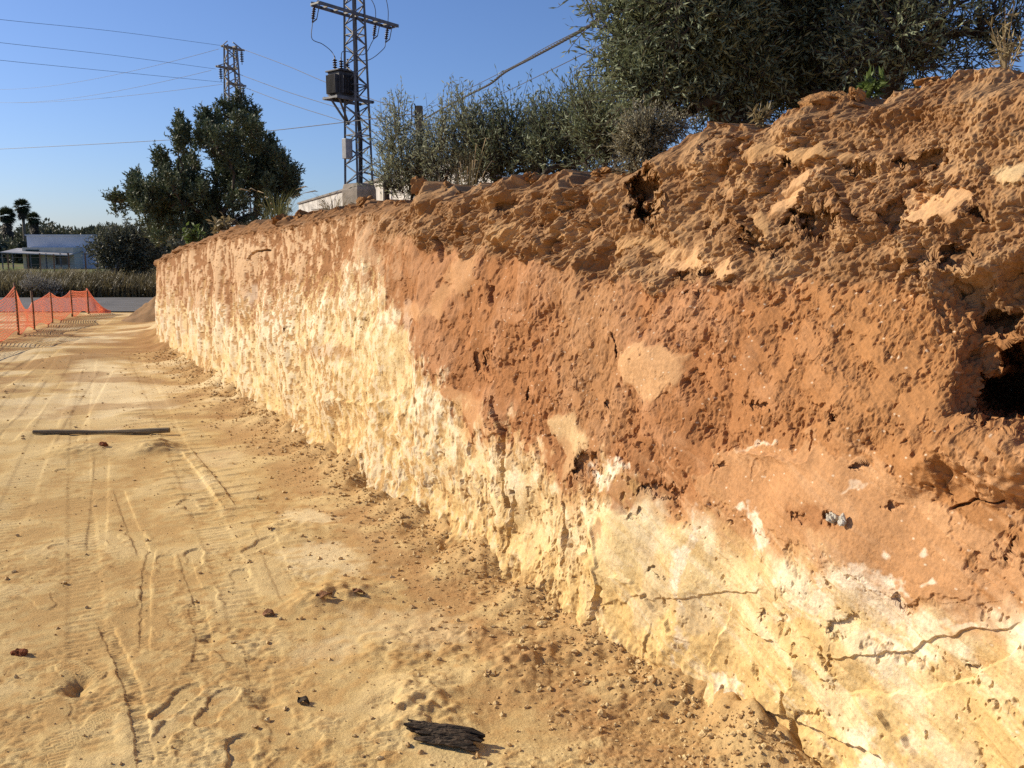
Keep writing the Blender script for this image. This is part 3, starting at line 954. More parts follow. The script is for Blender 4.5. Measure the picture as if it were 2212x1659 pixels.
def build_ground():
    ang = np.concatenate([np.linspace(-180, -38, 36)[:-1], np.linspace(-38, 26, 940), np.linspace(26, 180, 40)[1:-1]])
    ang = np.radians(ang)
    r = np.concatenate([[0.02, 0.3, 0.7, 1.1, 1.5], np.geomspace(1.75, 30, 860), np.geomspace(30, 6000, 46)[1:]])
    A, R = np.meshgrid(ang, r)
    X, Y = R * np.sin(A), R * np.cos(A)
    px, py, zc = project(X, np.maximum(Y, 0.3), np.zeros_like(X))
    seen = (Y > 0.6)
    px = np.where(seen, px, -9999)
    py = np.where(seen, py, 9999)
    DS = np.maximum(R * 0.0034, 0.003)
    near = sst(26, 16, R)
    fd = foot_dist(X, Y)
    big = fbm(X, Y, 3, 5, 0.5, 0.5, DS)
    med = fbm(X, Y, 4, 15, 0.55, 2.6, DS)
    fine = fbm(X, Y, 4, 25, 0.62, 16.0, DS)
    grit = fbm(X, Y, 3, 35, 0.65, 60.0, DS)
    crust = sst(-0.25, 0.35, fbm(X, Y, 4, 47, 0.6, 1.7, DS))
    Z = near * (0.016 * big + 0.0045 * med + 0.0014 * fine + 0.0046 * grit * (0.45 + crust))
    Z += near * crust * (0.0055 * fbm(X * 0.8, Y * 1.2, 4, 49, 0.7, 24.0, DS, ridge=True) + 0.004 * fbm(X, Y, 3, 53, 0.7, 48.0, DS))
    # crumbs: dense by the bank, patches elsewhere
    w1, w2, wid = worley(X * 26, Y * 26, 3)
    k1, k2, kid = worley(X * 60 + 7, Y * 60, 6)
    f26 = np.clip(1.6 - DS * 78, 0, 1)
    f60 = np.clip(1.6 - DS * 150, 0, 1)
    crumb = sst(0.85, 0.1, fd + 0.35 * med) + 0.45 * sst(0.05, 0.5, med + 0.5 * big)
    crumb = np.clip(crumb, 0, 1)
    Z += near * crumb * (0.011 * np.clip(0.5 - w1, 0, 1) * (wid > 0.6) * f26 + 0.012 * np.clip(0.5 - k1, 0, 1) * (kid > 0.4) * f60)
    Z += near * 0.010 * np.clip(0.45 - k1, 0, 1) * (kid > 0.72) * f60
    # loose spoil lies against the bank
    Z += 0.10 * np.exp(-np.maximum(fd, 0) / 0.16) * (1 + 0.8 * med) * sst(40, 20, R)
    # wheel ruts, traced on the ground
    gx = X + 0.006 * fine
    gy = Y + 0.006 * fine

    def G(pts):
        return [ground_at(a, b)[:2] for a, b in pts]
    ruts = [  # points, half width, depth, tread period
        ([(322, 1680), (308, 1600), (300, 1540), (285, 1480), (262, 1420), (240, 1370), (222, 1330)], 0.034, 0.024, 0.024),
        ([(400, 1680), (418, 1600), (405, 1560)], 0.05, 0.018, 0),
        ([(352, 1680), (345, 1620), (338, 1560)], 0.03, 0.014, 0.02),
        ([(312, 1410), (314, 1330), (315, 1246), (330, 1180)], 0.025, 0.016, 0),
        ([(220, 985), (214, 1090), (206, 1195)], 0.06, 0.016, 0),
        ([(254, 1050), (280, 1120), (316, 1208)], 0.04, 0.018, 0),
        ([(396, 1190), (410, 1240), (430, 1290), (440, 1330)], 0.035, 0.018, 0),
        ([(545, 1372), (566, 1490), (630, 1580), (705, 1655)], 0.05, 0.012, 0),
        ([(400, 970), (440, 1020), (470, 1060), (498, 1100)], 0.05, -0.035, 0),
        ([(420, 1290), (440, 1370), (432, 1460)], 0.04, 0.014, 0.03),
        ([(120, 820), (60, 900), (0, 960)], 0.10, 0.02, 0),
        ([(230, 800), (180, 880), (140, 960)], 0.10, 0.02, 0),
        ([(150, 700), (20, 800)], 0.16, 0.03, 0),
        ([(230, 690), (60, 790), (-60, 870)], 0.16, 0.03, 0),
        ([(560, 1120), (600, 1230), (650, 1330)], 0.06, 0.010, 0),
        ([(640, 1659), (525, 1300), (420, 1050), (345, 880), (290, 770)], 0.10, 0.013, 0.055),
        ([(200, 1659), (186, 1300), (172, 1050), (172, 900), (196, 780)], 0.09, 0.013, 0.05),
        ([(-120, 1420), (50, 1050), (118, 880), (172, 775)], 0.11, 0.013, 0.06),
        ([(-330, 1420), (-90, 1050), (20, 880), (110, 775)], 0.11, 0.013, 0.06),
    ]
    for pts, hw, dep, per in ruts:
        d, sg, rl = line_dist(gx, gy, G(pts), 0.6)
        prof = sst(hw, hw * 0.68, d) - 0.26 * np.exp(-((d - hw * 1.35) / (hw * 0.5)) ** 2)
        ends = sst(0, 0.2, rl) * sst(0, 0.2, rl.max() - rl)
        if per:
            prof = prof * (1 + 0.35 * np.sin(rl * 2 * np.pi / per) * (d < hw))
        Z -= 0.36 * dep * prof * ends * (d < 50) * (0.55 + 0.45 * sst(-0.3, 0.3, med + fine))
    # crawler marks near the bank: short ribs across a band parallel to it
    along = (X * -0.485 + Y * 0.874)
    band = sst(0.55, 0.75, fd) * sst(1.35, 1.15, fd) * sst(4.4, 5.2, Y) * sst(9.5, 8.5, Y) * sst(-0.35, 0.15, med)
    Z += band * 0.007 * sst(0.3, 0.9, np.sin(along * 2 * np.pi / 0.17 + med))
    band2 = sst(2.2, 2.5, fd) * sst(3.2, 2.9, fd) * sst(8, 9, Y) * sst(17, 15, Y) * sst(-0.3, 0.2, med)
    Z += band2 * 0.009 * sst(0.3, 0.9, np.sin(along * 2 * np.pi / 0.2 + med))
    # footprints: x, y in the picture, heading (degrees from straight ahead), depth, tread
    feet = [(385, 1512, 10, 0.034, 0), (469, 1522, 5, 0.026, 0), (484, 1397, -40, 0.024, 0), (172, 1440, -60, 0.016, 1), (122, 1545, -30, 0.018, 0),
            (125, 1620, -20, 0.018, 1), (360, 1580, 8, 0.018, 0), (448, 1290, -25, 0.018, 0), (271, 1287, -30, 0.014, 0), (297, 1156, -35, 0.020, 0),
            (240, 1160, -40, 0.016, 0), (359, 1258, -20, 0.016, 1), (520, 1634, -15, 0.022, 0), (360, 1215, -25, 0.014, 0), (260, 1050, -60, 0.02, 0),
            (188, 1068, -70, 0.02, 0), (47, 1081, -60, 0.018, 0), (68, 1131, -50, 0.018, 0), (146, 1185, -60, 0.018, 0), (604, 1563, -20, 0.020, 0),
            (345, 1345, -40, 0.020, 0), (420, 1205, -20, 0.015, 0), (330, 1050, -70, 0.016, 0), (90, 1290, -40, 0.014, 0), (40, 1210, -50, 0.014, 0),
            (560, 1180, 20, 0.012, 0), (640, 1620, 15, 0.014, 0), (370, 1440, 0, 0.014, 0), (520, 1250, -20, 0.012, 0), (200, 1560, 10, 0.014, 1), (410, 1090, -30, .014, 0), (150, 1020, -60, .014, 0)]
    for fx, fy, hd, dep, tread in feet:
        c = ground_at(fx, fy)
        m = (np.abs(X - c[0]) < 0.3) & (np.abs(Y - c[1]) < 0.3)
        if not m.any():
            continue
        a = math.radians(hd)
        lx = (gx[m] - c[0]) * math.cos(a) - (gy[m] - c[1]) * math.sin(a)
        ly = (gx[m] - c[0]) * math.sin(a) + (gy[m] - c[1]) * math.cos(a)
        t = np.clip(ly / 0.26 + 0.5, 0, 1)
        half = np.interp(t, [0, 0.12, 0.3, 0.45, 0.68, 0.85, 1.0], [0.034, 0.040, 0.036, 0.032, 0.050, 0.046, 0.030])
        yy = np.clip(ly, -0.105, 0.10)
        d = np.hypot(lx, ly - yy) - half
        prof = sst(0.006, -0.007, d) - 0.25 * np.exp(-((d - 0.014) / 0.012) ** 2)
        if tread:
            prof = prof * (1 + 0.15 * np.sign(np.sin(ly * 2 * np.pi / 0.02)) * (d < 0))
        Z[m] = Z[m] * (1 - 0.75 * sst(0.006, -0.007, d)) - dep * 0.36 * prof
    # scuffed holes and small heaps: x, y, radius, height
    for hx, hy, rr, hh in [(172, 1476, 0.05, -0.035), (172, 1462, 0.04, -0.02), (578, 1506, 0.05, -0.02), (838, 1518, 0.06, -0.025), (868, 1534, 0.09, 0.012), (455, 1372, 0.04, -0.02),
                           (348, 968, 0.14, 0.065), (310, 975, 0.14, 0.035), (170, 975, 0.25, 0.05), (700, 1290, 0.12, 0.015),
                           (660, 1300, 0.10, 0.02), (750, 1280, 0.16, 0.03), (900, 1500, 0.12, 0.03), (930, 1560, 0.12, 0.03), (1130, 1440, 0.16, 0.04), (1020, 1380, 0.12, 0.03),
                           (620, 1145, 0.2, 0.02), (860, 1390, 0.2, 0.02), (180, 775, 0.5, 0.07), (90, 760, 0.5, 0.06), (330, 720, 0.5, 0.05)]:
        c = ground_at(hx, hy)
        d2 = ((X - c[0]) ** 2 + (Y - c[1]) ** 2) / rr ** 2
        Z += hh * np.exp(-d2) * (1 + 0.5 * fine) * (d2 < 12)
    Z = np.where(R < 40, Z, 0)
    Z += sst(45, 120, R) * 0.0
    Z = np.where((Y > 21.8) & (Y < 31), np.minimum(Z, 0.0) * 0, Z)
    # ---------------- colours
    c_s, c_s2, c_b, c_p = 1.14 * soil(212, 174, 108), 1.14 * soil(222, 187, 122), 1.14 * soil(184, 138, 78), 1.14 * soil(238, 208, 150)

    def mixc(a, b, t):
        return a + (np.asarray(b) - a) * np.clip(t, 0, 1)[..., None]
    C = np.ones(X.shape + (3,)) * c_s
    C = mixc(C, c_s2, sst(-0.2, 0.5, med + 0.6 * big))
    C = mixc(C, c_b, sst(0.0, 0.5, -med * 0.6 + fine * 0.7 - big * 0.4) * 0.55)
    C = mixc(C, 1.14 * soil(170, 126, 70), 0.5 * crust * sst(-0.1, 0.6, fine + 0.5 * grit))
    C = mixc(C, c_b, 0.45 * sst(7, 13, Y) * sst(-0.35, 0.3, med + big * 0.5))
    C = mixc(C, 1.14 * soil(184, 142, 90), sst(0.75, 0.15, fd + 0.3 * med) * 0.60)
    C = mixc(C, 1.14 * soil(164, 114, 68), sst(0.5, 0.25, np.abs(fd - 0.35) * 2.2 + 0.6 * np.abs(med)) * 0.45 * sst(9, 4, Y))
    C = mixc(C, c_b * 0.95, crumb * 0.25)
    for hx, hy, a, b_, k in [(660, 1118, 55, 18, .75), (690, 1212, 95, 30, .7), (860, 1360, 150, 40, .35), (640, 1230, 40, 10, .6), (240, 850, 90, 60, .75), (200, 800, 60, 30, .6),
                             (330, 870, 50, 14, .5), (240, 728, 44, 5, .9), (228, 738, 36, 4, .9), (280, 722, 30, 3, .7), (60, 890, 90, 26, .45), (480, 990, 60, 20, .35), (430, 1040, 50, 16, .35), (700, 1400, 80, 30, .3)]:
        e = np.hypot((px - hx) / a, (py - hy) / b_)
        C = mixc(C, c_p, k * sst(1.3, 0.5, e + med * 0.6 + fine * 0.5) * (py < 3000))
    C = mixc(C, 1.14 * soil(156, 112, 66), 0.55 * sst(11, 16, Y) * sst(-0.1, 0.35, fbm(X * 0.6, Y * 0.9, 4, 44, 0.6, 1.6, DS)))
    mott = fbm(X * 0.55, Y * 0.8, 5, 57, 0.62, 1.2, DS)
    C = mixc(C, c_p, 0.6 * sst(7, 10, Y) * sst(0.12, 0.45, mott))
    C = mixc(C, 1.14 * soil(158, 112, 64), 0.6 * sst(6, 10, Y) * sst(0.05, 0.4, -mott))
    C = C * (1 + 0.12 * fine + 0.10 * grit)[..., None]
    # beyond the road: dry verge, then grass and fields
    verge = sst(29, 31, Y)
    gcol = mixc(np.ones(C.shape) * np.array([0.16, 0.125, 0.06]), np.array([0.11, 0.14, 0.035]), sst(52, 62, Y) * sst(-0.4, 0.2, big))
    gcol = mixc(gcol, np.array([0.10, 0.11, 0.05]), sst(110, 200, Y))
    C = mixc(C, gcol, verge)
    V = np.stack([X, Y, Z], -1).reshape(-1, 3)
    Q = grid_quads(X.shape[0], X.shape[1], wrap=True)
    o = mesh_obj('ground', V, Q[:, ::-1], None, M_GROUND, None, False, cols=np.clip(C, 0.01, 0.9).reshape(-1, 3))
    o['kind'] = 'structure'
    return X, Y, Z


GX, GY, GZ = build_ground()


def gz(x, y):
    """height of the ground there"""
    e = (GX[3:900] - x) ** 2 + (GY[3:900] - y) ** 2
    i = np.unravel_index(np.argmin(e), e.shape)
    return float(GZ[3:900][i])


# road beyond the site
rv = np.array([(-70, 22.2, 0.03), (-9.2, 22.9, 0.03), (-10.6, 29.8, 0.03), (-70, 28.6, 0.03)])
nx_, ny_ = 60, 8
tt = np.linspace(0, 1, nx_)[None, :, None]
ss = np.linspace(0, 1, ny_)[:, None, None]
RV = (rv[0] * (1 - tt) + rv[1] * tt) * (1 - ss) + (rv[3] * (1 - tt) + rv[2] * tt) * ss
o = mesh_obj('road', RV.reshape(-1, 3), grid_quads(ny_, nx_), None, M_ASPHALT)
o['kind'] = 'structure'


# ------------------------------------------------------------------ foliage
def rnd_unit(rng, n):
    v = rng.randn(n, 3)
    return v / np.linalg.norm(v, axis=1)[:, None]


def leaf_arrays(P, D, L, Wd, rng, curl=0.0):
    n = len(P)
    D = D / (np.linalg.norm(D, axis=1)[:, None] + 1e-9)
    S_ = np.cross(D, rnd_unit(rng, n))
    S_ /= np.linalg.norm(S_, axis=1)[:, None] + 1e-9
    L = np.broadcast_to(L, (n,))[:, None]
    Wd = np.broadcast_to(Wd, (n,))[:, None]
    N_ = np.cross(S_, D)
    a = P
    b = P + D * L * 0.45 + S_ * Wd * 0.5 + N_ * Wd * curl
    c = P + D * L
    d = P + D * L * 0.45 - S_ * Wd * 0.5 + N_ * Wd * curl
    V = np.stack([a, b, c, d], 1).reshape(-1, 3)
    Q = np.arange(4 * n).reshape(n, 4)
    return V, Q


def foliage(name, P, D, L, Wd, rng, material, parent=None, tone=None):
    V, Q = leaf_arrays(P, D, L, Wd, rng, 0.15)
    t = rng.rand(len(P)) if tone is None else tone
    return mesh_obj(name, V, Q, None, material, parent, False, val=np.repeat(t, 4))


def blob_of(px, py, rx, ry, y, depth=None):
    c = at(px, py, y)
    k = y / F
    return c, np.array([rx * k, (depth or (rx + ry) / 2) * k, ry * k])


def make_tree(name, label, cat, base, blobs, seed, leafm, leaf_l, leaf_w, shoots, per, shoot_len, up=0.4, trunk_r=0.12, nbranch=60,
              group=None, barkm=None, twig_r=0.004, fork=None, spread=0.5, tones=(0, 1), parts=('crown', 'trunk'), stems=1, twig_sides=3, clump=0, csize=0.36, wexp=0.8):
    rng = np.random.RandomState(seed)
    base = np.array(base, float)
    root = thing(name, label, cat, base, group)
    vol = np.array([np.prod(b[1]) ** wexp for b in blobs])
    vol /= vol.sum()

    def sample(n, inner=0.0):
        k = rng.choice(len(blobs), n, p=vol)
        d = rnd_unit(rng, n)
        rr = (inner + (1 - inner) * rng.rand(n) ** 0.5)[:, None]
        c = np.array([blobs[i][0] for i in k])
        r = np.array([blobs[i][1] for i in k])
        return c + d * rr * r, d, k
    # skeleton
    cz = np.mean([b[0] for b in blobs], 0)
    fork_z = fork if fork is not None else base[2] + 0.35 * max(cz[2] - base[2], 0.2)
    nodes = [base]
    par = [-1]
    nst = 5
    starts = []
    for st in range(stems):
        jit = rng.randn(3) * (0.10 if stems > 1 else 0.0)
        jit[2] = 0
        tgt = np.array([base[0] + (cz[0] - base[0]) * 0.35, base[1] + (cz[1] - base[1]) * 0.35, fork_z]) + jit * 3
        prev = 0
        for q in range(1, nst + 1):
            t = q / nst
            p = base + (tgt - base) * t + jit * math.sin(t * 3) * 0.3 + rng.randn(3) * 0.02 * trunk_r / 0.1
            nodes.append(p)
            par.append(prev)
            prev = len(nodes) - 1
        starts.append(prev)
    at_pts, _, _ = sample(nbranch, 0.15)
    top_p = nodes[starts[0]]
    order = np.argsort(np.linalg.norm(at_pts - top_p, axis=1))
    tips = []
    for i in order:
        p = at_pts[i]
        arr = np.array(nodes)
        dd = np.linalg.norm(arr - p, axis=1) + 0.35 * np.maximum(arr[:, 2] - p[2], 0) + 0.15 * np.linalg.norm(arr - top_p, axis=1)
        dd[:max(1, starts[0] - 1)] += 2.0
        j = int(np.argmin(dd))
        a = nodes[j]
        L = np.linalg.norm(p - a)
        mids = 2 if L > 0.3 else 1
        prev = j
        for q in range(1, mids + 1):
            t = q / (mids + 1)
            m_ = a + (p - a) * t + rng.randn(3) * L * 0.07 + np.array([0, 0, L * 0.06 * math.sin(math.pi * t)])
            nodes.append(m_)
            par.append(prev)
            prev = len(nodes) - 1
        nodes.append(p)
        par.append(prev)
        tips.append(len(nodes) - 1)
    cnt = np.zeros(len(nodes))
    for tpi in tips:
        q = tpi
        while q >= 0:
            cnt[q] += 1
            q = par[q]
    cnt = np.maximum(cnt, 1)
    rad = trunk_r * np.sqrt(cnt / cnt.max())
    rad = np.maximum(rad, twig_r * 1.5)
    wood = MB()
    for i in range(1, len(nodes)):
        j = par[i]
        r0 = min(rad[j], rad[i] * 1.6)
        if j == 0:
            r0 = rad[0] * (1.25 if stems == 1 else 0.7)
        wood.tube([nodes[j], nodes[i]], [r0, rad[i]], 7 if rad[i] > 0.03 else 5, cap=False)
    # shoots with leaves, gathered in tufts round the outside of the crown
    if clump:
        sub = []
        for c_, r_ in blobs:
            for q in range(clump):
                d_ = rnd_unit(rng, 1)[0]
                sub.append((c_ + d_ * r_ * (0.55 + 0.45 * rng.rand()), r_ * csize * (0.7 + 0.7 * rng.rand())))
        blobs = sub + [(c_, r_ * 0.62) for c_, r_ in blobs]
        vol = np.array([np.prod(b[1]) ** wexp for b in blobs])
        vol[len(sub):] *= 0.45
        vol /= vol.sum()
    sp, sd, sk = sample(shoots, 0.30)
    dr = sd * spread + rnd_unit(rng, shoots) * 0.45 + np.array([0, 0, up])
    dr /= np.linalg.norm(dr, axis=1)[:, None]
    sl_ = shoot_len * (0.5 + rng.rand(shoots))
    tone0 = rng.rand(shoots) * 0.6
    bend = rnd_unit(rng, shoots) * 0.25
    t = (np.arange(per) + 0.6) / per
    PP = sp[:, None] + dr[:, None] * (sl_[:, None] * t[None])[..., None] + bend[:, None] * (sl_[:, None] * (t ** 2)[None])[..., None]
    DD = dr[:, None] * 0.75 + rng.randn(shoots, per, 3) * 0.62
    keep = rng.rand(shoots, per) < 0.92
    Pl, Dl = PP[keep], DD[keep]
    tn = (tone0[:, None] + rng.rand(shoots, per) * 0.45)[keep]
    tn = tones[0] + (tones[1] - tones[0]) * tn
    n = len(Pl)
    foliage(parts[0], Pl, Dl, leaf_l * (0.6 + 0.7 * rng.rand(n)), leaf_w * (0.7 + 0.6 * rng.rand(n)), rng, leafm, root, tn)
    if twig_sides:
        for i in range(0, shoots, 1 if shoots < 2500 else 2):
            p0 = sp[i] - dr[i] * sl_[i] * 0.15
            wood.tube([p0, PP[i, per // 2], PP[i, -1]], [twig_r, twig_r * 0.8, twig_r * 0.4], twig_sides, cap=False)
    wood.build(parts[1], barkm or M_BARK, root, True)
    return root


def grass_tuft(name, label, cat, base, n, h, spread, seed, material, droop=0.5, width=0.008, heads=0, group=None, parent_parts=True):
    rng = np.random.RandomState(seed)
    root = thing(name, label, cat, base, group)
    base = np.array(base, float)
    V, Q, val = [], [], []
    k = 0
    heads_ = []
    for i in range(n):
        a = rng.rand() * 2 * math.pi
        r0 = spread * 0.35 * math.sqrt(rng.rand())
        out = np.array([math.cos(a), math.sin(a), 0])
        p = base + np.array([math.cos(a) * r0, math.sin(a) * r0, -0.02])
        hh = h * (0.45 + 0.65 * rng.rand())
        lean = (0.1 + rng.rand()) * spread
        side = np.array([-out[1], out[0], 0]) * width * (0.6 + 0.8 * rng.rand())
        tv = rng.rand()
        seg = 5
        pts = []
        for q in range(seg):
            t = q / (seg - 1)
            pts.append(p + out * lean * (t ** 1.7) + np.array([0, 0, hh * (t - droop * 0.5 * t ** 3)]))
        for q in range(seg):
            w = 1 - 0.9 * q / (seg - 1)
            V += [pts[q] - side * w / 2, pts[q] + side * w / 2]
            val += [tv, tv]
        for q in range(seg - 1):
            Q.append([k + 2 * q, k + 2 * q + 1, k + 2 * q + 3, k + 2 * q + 2])
        k += seg * 2
        if i < heads:
            e = pts[-1]
            HV = MB()
            heads_.append(HV)
            HV.tube([pts[-2], e, e + out * 0.06 * h + np.array([0, 0, -0.01])], [width * 0.3, width * 0.9, 0.001], 4)
    mesh_obj('blades', V, Q, None, material, root, False, val=val)
    for HV in heads_:
        HV.build('seed_head', M_DRYHEAD, root)
    return root


M_DRYHEAD = mat('seed_head', (0.28, 0.21, 0.11), (0.42, 0.33, 0.19), 20, 0.9)

# olive trees close behind the crest on the right
YB = 6.4
def on_top(px, y, py=300):
    p = at(px, py, y)
    z, d = plateau_z(p[0], p[1])
    return np.array([p[0], p[1], z])


make_tree('olive_tree', 'large dark olive tree with dense crown behind the middle of the bank', 'tree', on_top(1480, 6.6),
          [blob_of(*b, 6.6) for b in [(1400, 70, 100, 120), (1500, 40, 130, 140), (1350, 30, 60, 70), (1440, 190, 120, 62), (1560, 170, 110, 75), (1385, 175, 62, 75), (1340, 120, 36, 70), (1480, -110, 150, 110), (1590, 60, 80, 110), (1330, -20, 50, 40), (1540, 235, 70, 30), (1430, 235, 60, 30), (1600, 225, 60, 34), (1500, 120, 90, 70)]],
          11, M_OLIVE, 0.056, 0.0135, 4300, 12, 0.26, up=0.15, trunk_r=0.11, nbranch=130, group='olive trees on top of the bank', stems=3, spread=0.7, clump=6, csize=0.38)
make_tree('olive_tree', 'tall dark olive tree between the dense middle olive and the sparse right olive', 'tree', on_top(1720, 7.0),
          [blob_of(*b, 7.0) for b in [(1700, 50, 120, 130), (1780, 60, 100, 110), (1690, 170, 110, 60), (1800, 150, 80, 55), (1640, 110, 70, 90), (1720, -110, 150, 110), (1620, 200, 60, 45), (1850, 40, 60, 70), (1760, 190, 90, 30), (1700, 110, 90, 70), (1850, 160, 60, 40)]],
          12, M_OLIVE, 0.056, 0.0135, 3700, 12, 0.26, up=0.15, trunk_r=0.11, nbranch=120, group='olive trees on top of the bank', stems=3, spread=0.7, clump=6, csize=0.38, tones=(-0.1, 0.8))
make_tree('olive_tree', 'sparse paler olive tree at the right end of the bank', 'tree', on_top(1980, 6.0),
          [blob_of(*b, 6.0) for b in [(1930, 60, 90, 90), (2010, 30, 90, 80), (2060, 80, 80, 55), (1900, 120, 70, 60), (1990, 120, 80, 45), (2130, 40, 50, 50), (2180, 70, 45, 45), (1990, -90, 120, 70)]],
          13, M_OLIVE, 0.054, 0.0135, 1050, 11, 0.26, up=0.25, trunk_r=0.08, nbranch=90, group='olive trees on top of the bank', stems=3, spread=0.7, clump=6, csize=0.38, tones=(0.1, 1.0))

# olive bushes along the middle of the crest
OB = [
    ('silvery olive bush with tall shoots in front of the wooden pole', 868, 9.6, [(862, 320, 32, 50), (852, 380, 36, 40), (900, 385, 44, 40), (880, 410, 56, 24), (864, 262, 14, 30), (920, 350, 20, 40)], 620, (0.2, 1.05), M_OLIVEPALE),
    ('olive bush of wispy upright shoots just right of the wooden pole', 990, 9.2, [(962, 335, 36, 52), (1012, 315, 40, 60), (985, 385, 62, 32), (1045, 345, 44, 54), (1008, 262, 22, 34), (955, 285, 18, 30)], 720, (0.15, 1.0), M_OLIVEPALE),
    ('dark olive bush in the middle of the crest row', 1100, 9.0, [(1085, 320, 42, 54), (1135, 330, 46, 50), (1110, 368, 66, 28), (1065, 350, 40, 36), (1106, 268, 28, 28), (1160, 290, 24, 28)], 720, (0.0, 0.9), M_OLIVE),
    ('dark olive bush with leafy shoots left of the big olive trees', 1210, 8.6, [(1190, 335, 48, 46), (1240, 322, 50, 50), (1215, 366, 66, 22), (1182, 286, 26, 34), (1246, 270, 36, 36)], 760, (0.0, 0.9), M_OLIVE),
    ('airy olive bush against the left edge of the dense olive tree', 1310, 7.6, [(1290, 280, 42, 50), (1322, 315, 40, 48), (1300, 350, 48, 22), (1272, 236, 24, 30)], 520, (0.1, 1.0), M_OLIVE),
]
for i, (lb, px, y, bl, sh, tn, mm) in enumerate(OB):
    make_tree('olive_bush', lb, 'bush', on_top(px, y), [blob_of(*b, y) for b in bl], 30 + i, mm, 0.055, 0.013, int(sh * 0.8), 12, 0.31, up=0.7, trunk_r=0.035,
              nbranch=60, group='olive bushes along the crest of the bank', stems=4, spread=0.5, tones=tn, twig_r=0.003)

c = crest_at(1395, 0.12)
yb = c[1]
make_tree('grey_shrub', 'dry grey-green shrub overhanging the notch in the bank', 'shrub', c + np.array([0, 0, -0.03]),
          [blob_of(*b, yb - 0.05) for b in [(1385, 310, 34, 34), (1400, 280, 48, 20), (1375, 340, 24, 26), (1410, 320, 18, 24), (1450, 270, 30, 12)]],
          51, M_SALTBUSH, 0.020, 0.006, 620, 14, 0.07, up=0.25, trunk_r=0.012, nbranch=50, stems=4, twig_r=0.0018, spread=0.8)

# the dark conifer by the far end of the bank
YC = 23.5
_rc = np.random.RandomState(77)
_top = np.array([(232, 436), (250, 428), (275, 424), (290, 382), (308, 392), (328, 398), (346, 336), (364, 344), (386, 262), (400, 286), (420, 300), (440, 250), (460, 264), (480, 228), (496, 246), (516, 212),
                 (532, 250), (548, 242), (566, 292), (582, 306), (602, 318), (614, 346), (628, 366), (640, 388)], float)
_bot = np.array([(232, 440), (262, 452), (300, 470), (340, 520), (560, 520), (600, 470), (640, 420)], float)
con = [blob_of(b[0], b[1], b[2], b[3], YC, 22) for b in [(450, 440, 90, 56), (495, 350, 32, 56), (400, 400, 34, 50), (540, 395, 32, 32)]]
con += [blob_of(b[0], b[1], b[2], b[3], YC, 8) for b in [(516, 226, 8, 22), (500, 246, 8, 18), (480, 242, 8, 22), (530, 250, 8, 20), (387, 274, 8, 22), (398, 292, 9, 18), (346, 346, 8, 20), (549, 254, 8, 20),
                                                        (441, 262, 9, 22), (262, 432, 22, 7), (244, 434, 12, 6), (290, 392, 9, 14), (628, 374, 14, 9), (612, 350, 12, 9), (584, 310, 10, 10)] for _ in range(2)]
while len(con) < 190:
    x_ = _rc.uniform(236, 636)
    t_, b_ = np.interp(x_, _top[:, 0], _top[:, 1]), np.interp(x_, _bot[:, 0], _bot[:, 1])
    ry_ = _rc.uniform(14, 30)
    rx_ = ry_ * _rc.uniform(0.40, 0.6)
    y_ = t_ + ry_ * 0.95 + (b_ - t_) * _rc.rand() ** 1.4
    if y_ > b_:
        continue
    wid = 1.6 * math.sqrt(max(0.0, 1 - ((x_ - 440) / 215) ** 2))
    con.append(blob_of(x_, y_, rx_, ry_, YC + _rc.uniform(-1, 1) * wid, rx_))
make_tree('conifer_tree', 'broad dark evergreen tree at the far end of the bank', 'tree', on_top(455, YC), con,
          61, M_CONIFER, 0.095, 0.034, 6600, 15, 0.19, up=1.0, trunk_r=0.16, nbranch=200, spread=0.6, twig_r=0.008, wexp=0.62)

# shrub below it, by the end of the bank
p = at(262, 560, 34)
make_tree('dark_shrub', 'rounded dark shrub between the white house and the bank', 'shrub', (p[0], p[1], 0.0),
          [blob_of(*b, 34) for b in [(262, 530, 44, 30), (235, 540, 36, 26), (300, 540, 40, 36), (285, 510, 30, 16), (320, 570, 26, 20), (265, 565, 50, 18)]],
          71, M_DARKSHRUB, 0.12, 0.05, 1100, 12, 0.35, up=0.3, trunk_r=0.08, nbranch=70, stems=3, spread=0.8, twig_r=0.008)

# plants on the crest
def weed(name, label, cat, base, seed, h, n, material, ll, lw, group=None):
    rng = np.random.RandomState(seed)
    root = thing(name, label, cat, base, group)
    base = np.array(base, float)
    st = MB()
    P, D = [], []
    for i in range(n):
        a = rng.rand() * 6.283
        d = np.array([math.cos(a) * 0.45, math.sin(a) * 0.45, 1.0])
        d /= np.linalg.norm(d)
        L = h * (0.5 + 0.6 * rng.rand())
        pts = [base + np.array([0, 0, -0.03]), base + d * L * 0.5 + rng.randn(3) * 0.02 * h, base + d * L]
        st.tube(pts, [0.004 * h / 0.3, 0.003 * h / 0.3, 0.001], 4)
        for q in range(10):
            t = 0.2 + 0.8 * rng.rand()
            P.append(base + d * L * t)
            D.append(d * 0.3 + rng.randn(3) * 0.6)
    st.build('stem', M_DRYHEAD if material is M_DRYGRASS else M_BARK, root)
    foliage('foliage', np.array(P), np.array(D), ll, lw, rng, material, root)
    return root


